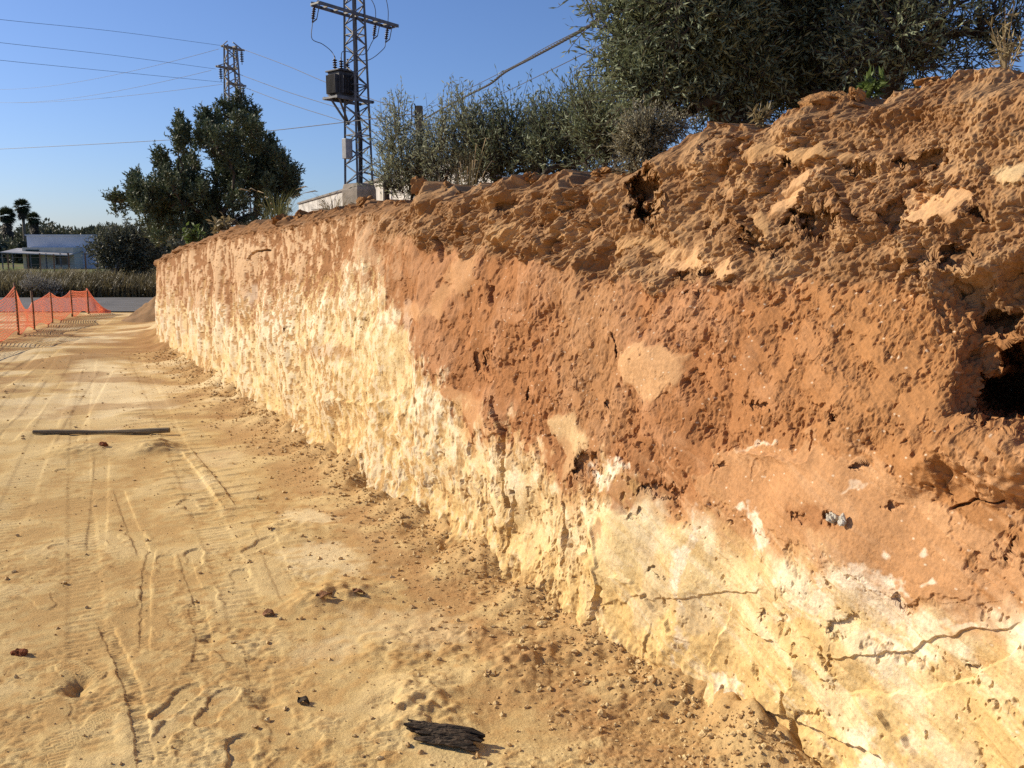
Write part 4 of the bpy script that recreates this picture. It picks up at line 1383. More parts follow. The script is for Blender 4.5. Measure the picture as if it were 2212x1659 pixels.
c = crest_at(600, 0.35)
grass_tuft('grass_tuft', 'tall green and straw grass tuft beside the dark evergreen', 'grass tuft', c, 190, 0.62, 0.42, 81, M_GREENGRASS, 0.7, 0.008, 14)
c = crest_at(540, 0.5)
grass_tuft('grass_tuft', 'low dry grass tuft on the crest left of the tall tuft', 'grass tuft', c, 120, 0.32, 0.30, 82, M_DRYGRASS, 0.6, 0.008, 0)
c = crest_at(722, 0.35)
grass_tuft('dry_weed', 'straw coloured weed clump at the foot of the lattice mast', 'weed', c, 110, 0.30, 0.30, 83, M_DRYGRASS, 0.5, 0.007, 6)
for i, (px, h, lb) in enumerate([(420, 0.40, 'leafy green weed on the crest under the dark evergreen'), (480, 0.35, 'brownish weed on the crest right of the leafy green weed'), (375, 0.40, 'scrubby weed at the far end of the crest')]):
    weed('crest_weed', lb, 'weed', crest_at(px, 0.3), 90 + i, h, 22, [M_WEED, M_DRYGRASS, M_DARKSHRUB][i], 0.10, 0.05, 'weeds on the crest')
weed('crest_weed', 'small bright green weed on the crest under the right olive', 'weed', crest_at(1884, 0.12), 94, 0.09, 8, M_WEED, 0.05, 0.018, 'weeds on the crest')
weed('crest_weed', 'dry straw weed on the crest at the right edge', 'weed', crest_at(2172, 0.15), 95, 0.19, 12, M_DRYGRASS, 0.040, 0.008, 'weeds on the crest')
weed('crest_weed', 'tiny yellow weed on the crest below the tall middle olive', 'weed', crest_at(1640, 0.08), 96, 0.08, 8, M_DRYGRASS, 0.04, 0.012, 'weeds on the crest')
grass_tuft('dry_stalks', 'dead brown stalks standing among the olive bushes', 'weed', crest_at(1010, 0.5) + np.array([0, 0, -0.05]), 60, 0.50, 0.16, 97, M_DRYGRASS, 0.2, 0.004, 12)

# ------------------------------------------------------------------ clods on the crest, stones
def clod(label, px, py, w, h, y=None, back=0.05, material=None, seed=0, cat='clod', name='dirt_clod', group='dirt clods on the crest of the bank'):
    c = crest_at(px, back)
    k = c[1] / F
    p = at(px, py, c[1])
    r = np.array([w * k / 2, w * k / 2 * 0.8, h * k / 2])
    m = MB()
    m.blob((0, 0, 0), r, seed, 0.5, 4, rot=seed)
    o = m.build(name, material or M_CLOD, None, False)
    o.location = [float(v) for v in p]
    tag(o, label, cat, group)
    return o


for i, (lb, px, py, w, h) in enumerate([
        ('big flat topped dirt clod under the right olive tree', 1792, 218, 92, 44),
        ('small dirt clod perched left of the big flat topped clod', 1748, 228, 30, 22),
        ('rounded dirt clod just right of the big flat topped clod', 1848, 208, 40, 30),
        ('dirt lump on the crest at the base of the sparse olive', 2004, 176, 46, 22),
        ('blocky dirt clod standing highest by the silvery olive bush', 908, 402, 34, 34),
        ('dirt clod below the blocky one by the silvery olive bush', 932, 434, 42, 36),
        ('dirt clod right of the blocky one by the silvery olive bush', 962, 416, 36, 32),
        ('dirt clod lowest of those under the silvery olive bush', 1000, 436, 44, 34),
        ('rounded dirt clod beside the tall grass tuft', 612, 474, 34, 22),
        ('dirt clod between the tall grass tuft and the pale wall', 650, 468, 34, 20),
        ('dirt clod in front of the mast footing', 792, 438, 40, 22),
        ('dirt clod under the dark middle olive bush', 1150, 384, 44, 22),
        ('flat dirt clod at the foot of the airy olive bush', 1300, 372, 50, 20)]):
    clod(lb, px, py, w, h, seed=100 + i, back=0.03)

for i, (lb, px, py, w) in enumerate([('larger pale stone stuck in the reddish face', 1806, 1116, 26), ('narrow pale stone right of the larger one in the reddish face', 1826, 1122, 18)]):
    p = face_at(px, py)
    k = p[1] / F
    m = MB()
    m.blob((0, 0, 0), (w * k / 2, w * k / 2, w * k * (0.55 if i == 0 else 0.7)), 140 + i, 0.35, 4)
    o = m.build('pale_stone', M_PALESTONE)
    o.location = [float(v) for v in p + np.array([-0.012, -0.01, 0])]
    tag(o, lb, 'stone', 'pale stones in the bank')

# loose gravel and crumbs that nobody could count
def gravel():
    rng = np.random.RandomState(5)
    V0, T0 = ico(1)
    n = 7000
    s = rng.rand(n)
    y = 1.8 * (14 / 1.8) ** s
    bxs = np.interp(y, BC[:, 1], BC[:, 0])
    d = np.abs(rng.exponential(0.22, n)) + 0.02
    wide = rng.rand(n) < 0.22
    d = np.where(wide, rng.rand(n) * 3.2, d)
    x = bxs - d / 0.874
    keep = (y > 1.5)
    x, y = x[keep], y[keep]
    n = len(x)
    # heights from the ground grid
    ang = np.arctan2(x, y)
    rr = np.hypot(x, y)
    ga = np.arctan2(GX[10], GY[10])
    size_k = np.where((d[keep] < 0.45) & (rng.rand(n) < 0.10), 1.6, 1.0)
    gr = np.hypot(GX[:, 60], GY[:, 60])
    order = np.argsort(ga)
    ia = order[np.clip(np.searchsorted(ga[order], ang), 0, len(ga) - 1)]
    ir = np.clip(np.searchsorted(gr, rr), 0, len(gr) - 1)
    z = GZ[ir, ia]
    size = np.clip(0.0026 * (1 - rng.rand(n)) ** -0.50, 0.0026, 0.0115) * (0.85 + 0.04 * y) * size_k
    R_ = size[:, None] * (0.7 + 0.6 * rng.rand(n, 3)) * np.array([1, 1, 0.75])
    jit = 1 + 0.28 * rng.randn(n, len(V0), 1)
    V = V0[None] * R_[:, None] * jit
    V += np.stack([x, y, z + size * 0.35], 1)[:, None]
    T = (T0[None] + (np.arange(n) * len(V0))[:, None, None]).reshape(-1, 3)
    o = mesh_obj('gravel', V.reshape(-1, 3), None, T, M_PEBBLE)
    o['kind'] = 'stuff'
    o['label'] = 'sandy gravel and dirt crumbs scattered along the foot of the bank'
    o['category'] = 'gravel'


gravel()

# ------------------------------------------------------------------ things lying on the ground
def timber():
    a, b = ground_at(72, 938), ground_at(368, 936)
    za, zb = gz(*a[:2]), gz(*b[:2])
    m = MB()
    n = 16
    pts, rad = [], []
    for i in range(n):
        t = i / (n - 1)
        p = a + (b - a) * t
        p[2] = max(za, zb, 0.0) + 0.020 - 0.012 * math.sin(t * math.pi) + 0.012 * t
        p[1] += 0.015 * math.sin(t * 5)
        pts.append(p)
        rad.append(0.018 + 0.004 * math.sin(t * 9) + 0.004 * t)
    m.tube(pts, rad, 7)
    o = m.build('timber_post', M_TIMBER)
    tag(o, 'long grey wooden post lying across the sandy ground', 'post')


timber()


def driftwood():
    c = ground_at(955, 1606)
    z0 = gz(c[0], c[1])
    rng = np.random.RandomState(4)
    m = MB()
    rz = math.radians(-17)
    ax = np.array([math.cos(rz), math.sin(rz), 0.0])
    sd = np.array([-ax[1], ax[0], 0.0])
    for q in range(46):
        row = rng.rand()
        off = (row - 0.5) * 0.085
        hh = 0.034 * (1 - (2 * row - 1) ** 2) * (0.15 + 0.85 * rng.rand())
        a = -0.135 + 0.10 * rng.rand() ** 1.5 + (0.05 if row < 0.35 else 0)
        b = 0.145 - 0.12 * rng.rand() ** 1.6 - (0.07 if row > 0.7 else 0)
        t = np.linspace(a, b, 7)
        wob = rng.randn(7) * 0.0022
        yaw = 0.05 * rng.randn()
        pts = [np.array([c[0], c[1], z0]) + ax * u + sd * (off + wob[i_] + yaw * u + 0.10 * u * u) + np.array([0, 0, 0.008 + hh * (1 - 6 * max(0, u - 0.05) ** 1.2 * 0.8) + 0.006 * math.sin(u * 24) + wob[6 - i_]]) for i_, u in enumerate(t)]
        r = 0.0065 + 0.0055 * rng.rand()
        m.tube(pts, [r * 0.35, r * 0.9, r, r * 1.05, r, r * 0.85, r * 0.3], 5)
    o = m.build('wood_chunk', M_WOODDARK)
    tag(o, 'dark splintered chunk of wood on the sand in the foreground', 'wood')


driftwood()


def dry_leaf(label, px, py, size, seed, material=None):
    rng = np.random.RandomState(seed)
    c = ground_at(px, py)
    z0 = gz(c[0], c[1])
    nu, nv = 9, 5
    V = []
    a = rng.rand() * 6.28
    for i in range(nu):
        t = i / (nu - 1)
        w = 0.32 * size * math.sin(math.pi * min(0.98, max(0.03, t))) ** 0.7
        for j in range(nv):
            q = (j / (nv - 1) - 0.5) * 2
            lx, ly = (t - 0.5) * size, q * w
            lz = 0.10 * size * (q * q) + 0.14 * size * math.sin(t * 4 + q) + 0.05 * size * rng.randn()
            V.append((c[0] + lx * math.cos(a) - ly * math.sin(a), c[1] + lx * math.sin(a) + ly * math.cos(a), z0 + 0.10 * size + max(lz, -0.06 * size)))
    o = mesh_obj('dry_leaf', V, grid_quads(nu, nv), None, material or M_DEADLEAF, None, True)
    sm = o.modifiers.new('thick', 'SOLIDIFY')
    sm.thickness = 0.0015
    tag(o, label, 'leaf', 'dry leaves on the ground')


dry_leaf('crumpled dark dry leaf left of the dark wood chunk', 655, 1516, 0.055, 1, M_WOODDARK)
dry_leaf('curled orange brown leaf in the middle of the track', 580, 1326, 0.065, 2)
dry_leaf('flat orange leaf beside the crumb heap', 700, 1302, 0.075, 3)
dry_leaf('dark curled leaf right of the flat orange leaf', 775, 1290, 0.065, 4)
dry_leaf('small red leaf on the pale trodden patch', 584, 1150, 0.045, 5)
for lb, px, py, sz, sd in [('reddish stone at the left edge of the sand', 42, 1406, 0.030, 7), ('small red stone left of the dark little heap', 224, 972, 0.035, 8)]:
    c = ground_at(px, py)
    m = MB()
    m.blob((0, 0, 0), (sz, sz * 0.7, sz * 0.5), sd, 0.5, 3)
    o = m.build('stone', M_REDSTONE)
    o.location = (float(c[0]), float(c[1]), gz(c[0], c[1]) + sz * 0.25)
    tag(o, lb, 'stone', 'reddish stones on the ground')

# ------------------------------------------------------------------ heap of spoil past the end of the bank
def heap():
    c = np.array([-7.65, 20.6, 0.0])
    nr, na = 40, 90
    th = np.linspace(0, 2 * np.pi, na, endpoint=False)[None]
    rr = np.linspace(0, 1, nr)[:, None]
    x = c[0] + 1.6 * rr * np.cos(th)
    y = c[1] + 1.2 * rr * np.sin(th)
    x = np.maximum(x, -40)
    side = sst(-1.0, 0.75, rr * np.cos(th))
    z = 0.74 * np.cos(np.clip(rr, 0, 1) * np.pi / 2) ** 1.3 + 0.22 * fbm(x, y, 5, 3, 0.62, 1.8) * (1 - rr) - 0.02
    col = soil(156, 120, 80) * (1 + 0.25 * fbm(x, y, 3, 8, 0.6, 4.0))[..., None]
    o = mesh_obj('earth_mound', np.stack([x, y, z], -1).reshape(-1, 3), grid_quads(nr, na, True), None, M_GROUND, None, True, cols=np.clip(col, 0.01, 0.9).reshape(-1, 3))
    tag(o, 'low brown earth mound between the far end of the bank and the road', 'mound')


heap()

# ------------------------------------------------------------------ orange safety netting
def net_fence():
    posts = [(40, 724, 610), (74, 712, 628), (113, 697, 630), (156, 684, 627), (191, 678, 628)]
    foot = [ground_at(a, b) for a, b, t in posts]
    ht = []
    for (a, b, t), f in zip(posts, foot):
        ht.append(at(a, t, f[1])[2])
    # runs on out of the picture to the left
    d = (foot[0] - foot[1])
    d /= np.linalg.norm(d)
    foot = [foot[0] + d * 4.4 + np.array([-0.6, 0, 0]), foot[0] + d * 2.0] + foot
    ht = [0.9, 0.86] + ht
    root = thing('safety_fence', 'sagging orange plastic safety net fence on rusty stakes by the road', 'fence', foot[2])
    for f, h in zip(foot, ht):
        m = MB()
        m.tube([f + np.array([0, 0, -0.1]), f + np.array([0.01, 0, h * 0.6]), f + np.array([0.0, 0, h])], [0.022, 0.021, 0.02], 7)
        m.build('stake', M_REBAR, root, True)
    # top and bottom edge along the run; the last bay drops to the ground
    tops = [0.80, 0.70, 0.80, 0.62, 0.90, 0.86, 0.94]
    end = ground_at(240, 677)
    P = foot + [end]
    tops = [h * t for h, t in zip(ht, [0.92, 0.86, 0.92, 0.70, 0.97, 0.98, 0.99])] + [0.05]
    sag = [0.05, 0.12, 0.28, 0.02, 0.14, 0.02, 0.22]
    nu, nv = 46, 15
    net = MB()
    rows = []
    for i in range(len(P) - 1):
        for k in range(nu):
            t = k / nu
            if i == len(P) - 2 and k == nu - 1:
                t = 1.0
            p = P[i] * (1 - t) + P[i + 1] * t
            hi = tops[i] * (1 - t) + tops[i + 1] * t - sag[i] * math.sin(math.pi * t) ** 1.0
            lo = 0.06 + 0.05 * math.sin(i * 2 + 6.28 * t)
            if i == len(P) - 2:
                hi = tops[i] * (1 - t) ** 1.8 + 0.07
                lo = 0.02
            hi = max(hi, lo + 0.04)
            b = 0.03 * math.sin(t * 12 + i)
            rows.append([(p[0], p[1] + b * (1 - abs(2 * v / (nv - 1) - 1)), lo + (hi - lo) * v / (nv - 1)) for v in range(nv)])
    A = np.array(rows)
    for v in range(nv):
        r = 0.011 if v in (0, nv - 1) else 0.0062
        net.tube(A[:, v], r, 4)
    for k in range(0, len(A), 1):
        net.tube(A[k], 0.0020, 3, cap=False)
    net.build('net', M_NET, root)


net_fence()

# ------------------------------------------------------------------ lattice mast with the transformer
def lattice(m, base, top, wb, wt, rz, z0, z1, bays, leg=0.07, br=0.035):
    def corner(k, t):
        w = wb + (wt - wb) * t
        a = rz + math.pi / 4 + k * math.pi / 2
        return np.array([base[0] + math.cos(a) * w * 0.7071, base[1] + math.sin(a) * w * 0.7071, z0 + (z1 - z0) * t])
    for k in range(4):
        m.bar(corner(k, 0), corner(k, 1), leg)
        for b in range(bays):
            t0, t1 = b / bays, (b + 1) / bays
            k2 = (k + 1) % 4
            if (b + k) % 2:
                m.bar(corner(k, t0), corner(k2, t1), br)
            else:
                m.bar(corner(k2, t0), corner(k, t1), br)
            if b % 5 == 0:
                m.bar(corner(k, t0), corner(k2, t0), br)
    return corner


def string_insulator(parent, p, q, material, n=7, r=0.055, name='insulator'):
    p, q = np.array(p), np.array(q)
    d = q - p
    L = np.linalg.norm(d)
    prof = [(0.015, 0.0), (0.015, L * 0.12)]
    for i in range(n):
        h0 = L * (0.14 + 0.70 * i / n)
        st = L * 0.70 / n
        prof += [(0.028, h0), (r, h0 + st * 0.35), (r * 0.95, h0 + st * 0.55), (0.028, h0 + st * 0.7)]
    prof += [(0.018, L * 0.86), (0.022, L)]
    m = MB()
    m.lathe(p, prof, 10, d)
    return m.build(name, material, parent, True)


def mast():
    y = 28.0
    base = at(771, 230, y)
    bx, by = base[0], base[1]
    pz, _ = plateau_z(bx, by)
    zc = at(771, 398, y)[2]           # top of the footing
    z1 = at(771, -170, y)[2]
    rz = math.radians(49)
    root = thing('lattice_mast', 'tall steel lattice mast carrying a transformer behind the bank', 'electricity mast', (bx, by, pz))
    f = MB()
    # footing: tapered concrete block
    w0, w1 = 0.76, 0.68
    V = []
    for w, z in ((w0, pz - 0.2), (w0, zc - 0.18), (w1, zc)):
        for sx, sy in ((-1, -1), (1, -1), (1, 1), (-1, 1)):
            x_, y_ = sx * w / 2, sy * w / 2
            V.append((bx + x_ * math.cos(rz) - y_ * math.sin(rz), by + x_ * math.sin(rz) + y_ * math.cos(rz), z))
    Q = [[4 * i + j, 4 * i + (j + 1) % 4, 4 * i + 4 + (j + 1) % 4, 4 * i + 4 + j] for i in range(2) for j in range(4)] + [[8, 9, 10, 11]]
    f.add(V, Q)
    f.build('footing', M_CONC, root, bevel=0.02)
    m = MB()
    corner = lattice(m, (bx, by), None, 0.60, 0.34, rz, zc, z1, 26, 0.060, 0.030)
    m.build('lattice_frame', M_STEEL, root)
    ux, uy = math.cos(rz), math.sin(rz)
    U = np.array([ux, uy, 0])
    # crossarm
    zx = at(771, 33, y)[2]
    rz_arm = math.radians(54)
    UA = np.array([math.cos(rz_arm), math.sin(rz_arm), 0])
    A, B = np.array([bx, by, zx]) - UA * 1.58, np.array([bx, by, zx]) + UA * 1.75
    side = np.array([uy, -ux, 0]) * 0.19
    m = MB()
    for sgn in (-1, 1):
        m.bar(A + side * sgn, B + side * sgn, 0.04, 0.09)
    for k in range(9):
        t = k / 8
        m.bar(A + (B - A) * t - side, A + (B - A) * t + side, 0.035, 0.05)
    m.build('crossarm', M_STEEL, root)
    ends = []
    for t in (0.045, 0.80, 0.965):
        p = A + (B - A) * t - np.array([0, 0, 0.05]) + side * -1
        q = p + np.array([-0.08, -0.02, -0.42])
        string_insulator(root, p + np.array([0, 0, 0.12]), q, M_INSUL, 6, 0.062, 'fuse_insulator')
        cl = MB()
        cl.bar(p + np.array([0.14, 0, 0.1]), q + np.array([0.13, 0, 0.1]), 0.022)
        cl.bar(q + np.array([0.13, 0, 0.1]), q, 0.03)
        cl.bar(p + np.array([0.2, 0, 0.1]), p + np.array([-0.1, 0, 0.14]), 0.05)
        cl.build('fuse_bracket', M_STEEL, root)
        ends.append((p, q))
    # transformer on its platform, on the left corner of the mast
    zt0 = at(745, 213, y)[2]
    zt1 = at(745, 157, y)[2]
    cx = at(738, 185, y)
    tc = np.array([cx[0], by + 0.02, 0])
    pf = MB()
    pc = np.array([tc[0] + 0.20, tc[1], zt0 - 0.05])
    for sgn in (-1, 1):
        s2 = np.array([uy, -ux, 0]) * 0.30 * sgn
        pf.bar(pc - U * 0.72 + s2, pc + U * 0.72 + s2, 0.06, 0.09)
    ww = np.array([uy, -ux, 0])
    for k in (-0.7, 0, 0.7):
        pf.bar(pc + U * k - ww * 0.36, pc + U * k + ww * 0.36, 0.05, 0.06)
    q = at(747, 268, y)
    pf.bar((pc - U * 0.62 - ww * 0.1), (q[0] + 0.05, by, q[2]), 0.05)
    pf.bar((pc - U * 0.62 + ww * 0.3), (q[0] + 0.08, by + 0.1, q[2]), 0.05)
    pf.build('platform', M_STEEL, root)
    tm = MB()
    H = zt1 - zt0
    tm.box((tc[0], tc[1], zt0 + H / 2), (0.62, 0.56, H), rz)
    tank = tm.build('transformer', M_TRAFO, root, bevel=0.015)
    cx_ = MB()
    for sgn in (-1, 1):
        for k in range(9):
            cc = tc + ww * sgn * 0.34 + U * (k - 4) * 0.06
            cx_.box((cc[0], cc[1], zt0 + H * 0.5), (0.012, 0.14, H * 0.72), rz)
    for k in range(8):
        cc = tc - U * 0.37 + ww * (k - 3.5) * 0.06
        cx_.box((cc[0], cc[1], zt0 + H * 0.5), (0.13, 0.012, H * 0.72), rz)
    cx_.build('cooling_fins', M_TRAFO, tank)
    ld = MB()
    ld.box((tc[0], tc[1], zt1 + 0.02), (0.74, 0.66, 0.045), rz)
    ld.build('lid', M_TRAFO, tank, bevel=0.008)
    tops = []
    for k in (-1, 0, 1):
        pt = tc + U * k * 0.24 + np.array([0, 0, zt1 + 0.04])
        string_insulator(tank, pt, pt + np.array([0, 0, 0.40]), M_INSUL, 4, 0.075, 'bushing')
        tops.append(pt + np.array([0, 0, 0.40]))
    # grey box low on the mast and cable conduits
    gb = at(754, 324, y)
    m = MB()
    m.box((gb[0], by - 0.30, gb[2]), (0.26, 0.2, 0.60), rz)
    m.build('meter_box', M_GREYBOX, root, bevel=0.012)
    m = MB()
    for dx in (0.02, 0.07, 0.11):
        m.tube([(bx + dx, by - 0.05, zc), (bx + dx + 0.02, by, zt0 - 1.2), (bx + dx * 0.5 - 0.05, by, zt0 + 0.3)], 0.022, 6)
    m.build('conduit', M_CABLE, root)
    br = MB()
    e = at(835, 385, y)
    br.bar((bx + 0.15, by, at(785, 372, y)[2]), (e[0], by + 0.3, e[2]), 0.05)
    br.build('stay_arm', M_STEEL, root)

    def curve(ps, r=0.012):
        P = np.array(ps, float)
        cv = catmull(P, 10)
        mm = MB()
        mm.tube(cv, r, 5)
        mm.build('jumper_wire', M_WIRE, root)
    q0, q1, q2 = ends[0][1], ends[1][1], ends[2][1]
    curve([q0, q0 + np.array([-0.03, 0, -0.45]), at(696, 95, y - 1.0), tops[0] + np.array([-0.12, 0, 0.18]), tops[0]])
    curve([q1, at(803, 92, y + 0.6), at(785, 118, y), tops[1] + np.array([0.1, 0, 0.2]), tops[1]])
    curve([q2, at(828, 106, y + 1.0), at(795, 130, y + 0.3), tops[2]])
    for (p_, _), (ex, ey) in zip(ends, [(690, -40), (790, -30), (820, -40)]):
        t_ = at(ex, ey, p_[1])
        curve([p_ + np.array([0, 0, 0.1]), (p_ + t_) / 2 + np.array([0.12, 0, -0.02]), t_, np.array([bx, by, z1 - 0.2])])
    return root


mast()


def pylon():
    y = 55.0
    base = at(500, 150, y)
    bx, by = base[0], base[1]
    pz, _ = plateau_z(bx, by)
    z1 = at(500, 99, y)[2]
    rz = math.radians(38)
    root = thing('lattice_pylon', 'distant lattice pylon with three arm levels behind the dark evergreen', 'electricity pylon', (bx, by, pz))
    m = MB()
    lattice(m, (bx, by), None, 1.35, 0.55, rz, pz, z1, 28, 0.085, 0.05)
    m.build('lattice_frame', M_STEELFAR, root)
    U = np.array([math.cos(rz + 0.3), math.sin(rz + 0.3), 0])
    for row, l, r in ((103, 0.60, 0.95), (149, 1.05, 0.15), (181, 0.35, 0.95)):
        z = at(500, row, y)[2]
        c = np.array([bx, by, z])
        m = MB()
        w = np.array([U[1], -U[0], 0]) * 0.25
        for sgn in (-1, 1):
            m.bar(c - U * l + w * sgn * 0.4, c + U * r + w * sgn * 0.4, 0.07, 0.10)
        m.bar(c - U * l, c - U * 0.2 + np.array([0, 0, 0.35]), 0.05)
        m.bar(c + U * r, c + U * 0.2 + np.array([0, 0, 0.35]), 0.05)
        m.bar(c - w * 2.2, c + w * 2.2, 0.07, 0.09)
        m.build('crossarm', M_STEELFAR, root)
        for s_ in ((0.45, 0.85) if r > 0.5 else (-0.75,)):
            p = c + U * r * s_ if s_ > 0 else c + U * l * s_
            string_insulator(root, p, p + np.array([0.0, 0, -0.85]), M_INSUL, 6, 0.12)


pylon()


def wire(label, pts, r=0.012, sag=0.0, name='power_line', material=None, group='power lines'):
    P = [np.array(at(*p)) for p in pts]
    if len(P) == 2:
        n = 24
        t = np.linspace(0, 1, n)[:, None]
        cv = P[0] * (1 - t) + P[1] * t
        cv[:, 2] -= sag * 4 * (t[:, 0] * (1 - t[:, 0]))
    else:
        cv = catmull(np.array(P), 14)
    m = MB()
    m.tube(cv, r, 5)
    o = m.build(name, material or M_WIRE)
    tag(o, label, 'cable', group)
    return o


wire('topmost thin wire from the left edge to the top of the distant pylon', [(-120, 24, 38), (0, 42, 41), (250, 68, 48), (483, 99, 55)], 0.009)
wire('second thin wire from the left edge to the middle arm of the distant pylon', [(-120, 75, 38), (0, 92, 41), (250, 120, 48), (466, 149, 55)], 0.009)
wire('third thin wire from the left edge to the lowest arm of the distant pylon', [(-120, 114, 38), (0, 130, 41), (250, 155, 48), (485, 178, 55)], 0.009)
wire('faint far wire sloping up from the left to the pylon top', [(-60, 190, 130), (472, 106, 56)], 0.012, 1.0)
wire('faint far wire sloping up from the left to the pylon middle arm', [(-60, 216, 130), (456, 152, 56)], 0.012, 1.0)
wire('faint far wire sloping up from the left to the pylon lowest arm', [(-60, 218, 130), (480, 182, 56)], 0.012, 0.6)
wire('upper wire falling from the pylon top past the transformer', [(524, 106, 55), (620, 142, 49), (710, 180, 44), (853, 231, 38), (1000, 270, 33)], 0.015)
wire('middle wire falling from the pylon past the mast below the transformer', [(510, 158, 55), (620, 198, 49), (745, 237, 43), (830, 263, 39), (1000, 310, 33)], 0.015)
wire('lowest of the three wires falling from the pylon to the right', [(524, 187, 55), (620, 223, 49), (745, 263, 43), (832, 293, 39), (1000, 345, 33)], 0.015)
wire('low wire crossing behind the dark evergreen to the wooden pole', [(-120, 326, 60), (0, 322, 52), (370, 302, 40), (560, 285, 34), (745, 264, 28), (900, 245, 22)], 0.013)
# twisted service cable
cp = [(918, 256, 22.0), (960, 232, 20.3), (1020, 201, 18), (1060, 180, 16.6), (1092, 155, 15.6), (1150, 124, 13.9), (1220, 86, 12.2), (1290, 44, 10.8), (1500, -110, 7.5)]
cv = catmull(np.array([at(*p) for p in cp]), 40)
m = MB()
tl = np.concatenate([[0], np.cumsum(np.linalg.norm(np.diff(cv, axis=0), axis=1))])
for k in range(3):
    a = tl * 14 + k * 2.094
    m.tube(cv + np.stack([np.cos(a) * 0.012, 0 * a, np.sin(a) * 0.012], 1), 0.0115, 5)
o = m.build('twisted_cable', M_CABLE)
tag(o, 'thick twisted black cable rising from the wooden pole into the olive tree', 'cable', 'power lines')
wire('thin wire running just above the thick twisted cable', [(916, 240, 22), (1099, 148, 15.6), (1176, 104, 13.4), (1280, 50, 11), (1420, -30, 8.6)], 0.006)
wire('thin wire running below the thick twisted cable', [(916, 262, 22), (1040, 221, 18), (1180, 156, 14), (1308, 92, 11), (1400, 40, 9.6)], 0.006)


def wooden_pole():
    y = 22.0
    t = at(905, 229, y)
    pz, _ = plateau_z(t[0], t[1])
    root = thing('wooden_pole', 'short weathered wooden pole rising out of the silvery olive bush', 'pole', (t[0], t[1], pz))
    m = MB()
    m.tube([(t[0], t[1], pz - 0.3), (t[0] + 0.01, t[1], (pz + t[2]) / 2), (t[0], t[1], t[2] - 0.02), (t[0], t[1], t[2])], [0.115, 0.105, 0.095, 0.085], 14)
    m.build('shaft', M_POLEWOOD, root, True)
    m = MB()
    th = np.linspace(0, math.pi, 9)
    pts = [(t[0] - 0.13 - 0.045 * math.cos(a), t[1] - 0.05, t[2] - 0.02 + 0.07 * math.sin(a)) for a in th]
    m.tube([(t[0] - 0.175, t[1] - 0.05, t[2] - 0.45)] + pts + [(t[0] - 0.09, t[1] - 0.07, t[2] - 0.3)], 0.016, 6)
    m.build('cable_loop', M_CABLE, root)
    m = MB()
    m.bar((t[0] - 0.16, t[1] - 0.1, t[2] - 0.25), (t[0] + 0.18, t[1] - 0.1, t[2] - 0.27), 0.04)
    m.build('bracket', M_STEEL, root)


wooden_pole()


def pale_wall():
    zt = 3.9
    a, b = at(650, 440, 43.0), at(842, 385, 27.9)
    zt = 1.6 + 2.3
    A = np.array([a[0], a[1], 0])
    B = np.array([b[0], b[1], 0])
    d = (B - A) / np.linalg.norm(B - A)
    B = B + d * 9
    n = np.array([d[1], -d[0], 0])
    root = thing('boundary_wall', 'stained pale plaster wall with grey coping behind the lattice mast', 'wall', (A[0], A[1], 1.6))
    m = MB()
    c = (A + B) / 2
    L = np.linalg.norm(B - A)
    m.box((c[0], c[1], (1.4 + zt - 0.08) / 2), (L, 0.22, zt - 0.08 - 1.4), math.atan2(d[1], d[0]))
    m.build('wall_panel', M_PLASTER, root)
    m = MB()
    m.box((c[0], c[1], zt - 0.035), (L + 0.06, 0.34, 0.088), math.atan2(d[1], d[0]))
    m.build('coping', M_COPING, root, bevel=0.012)


pale_wall()

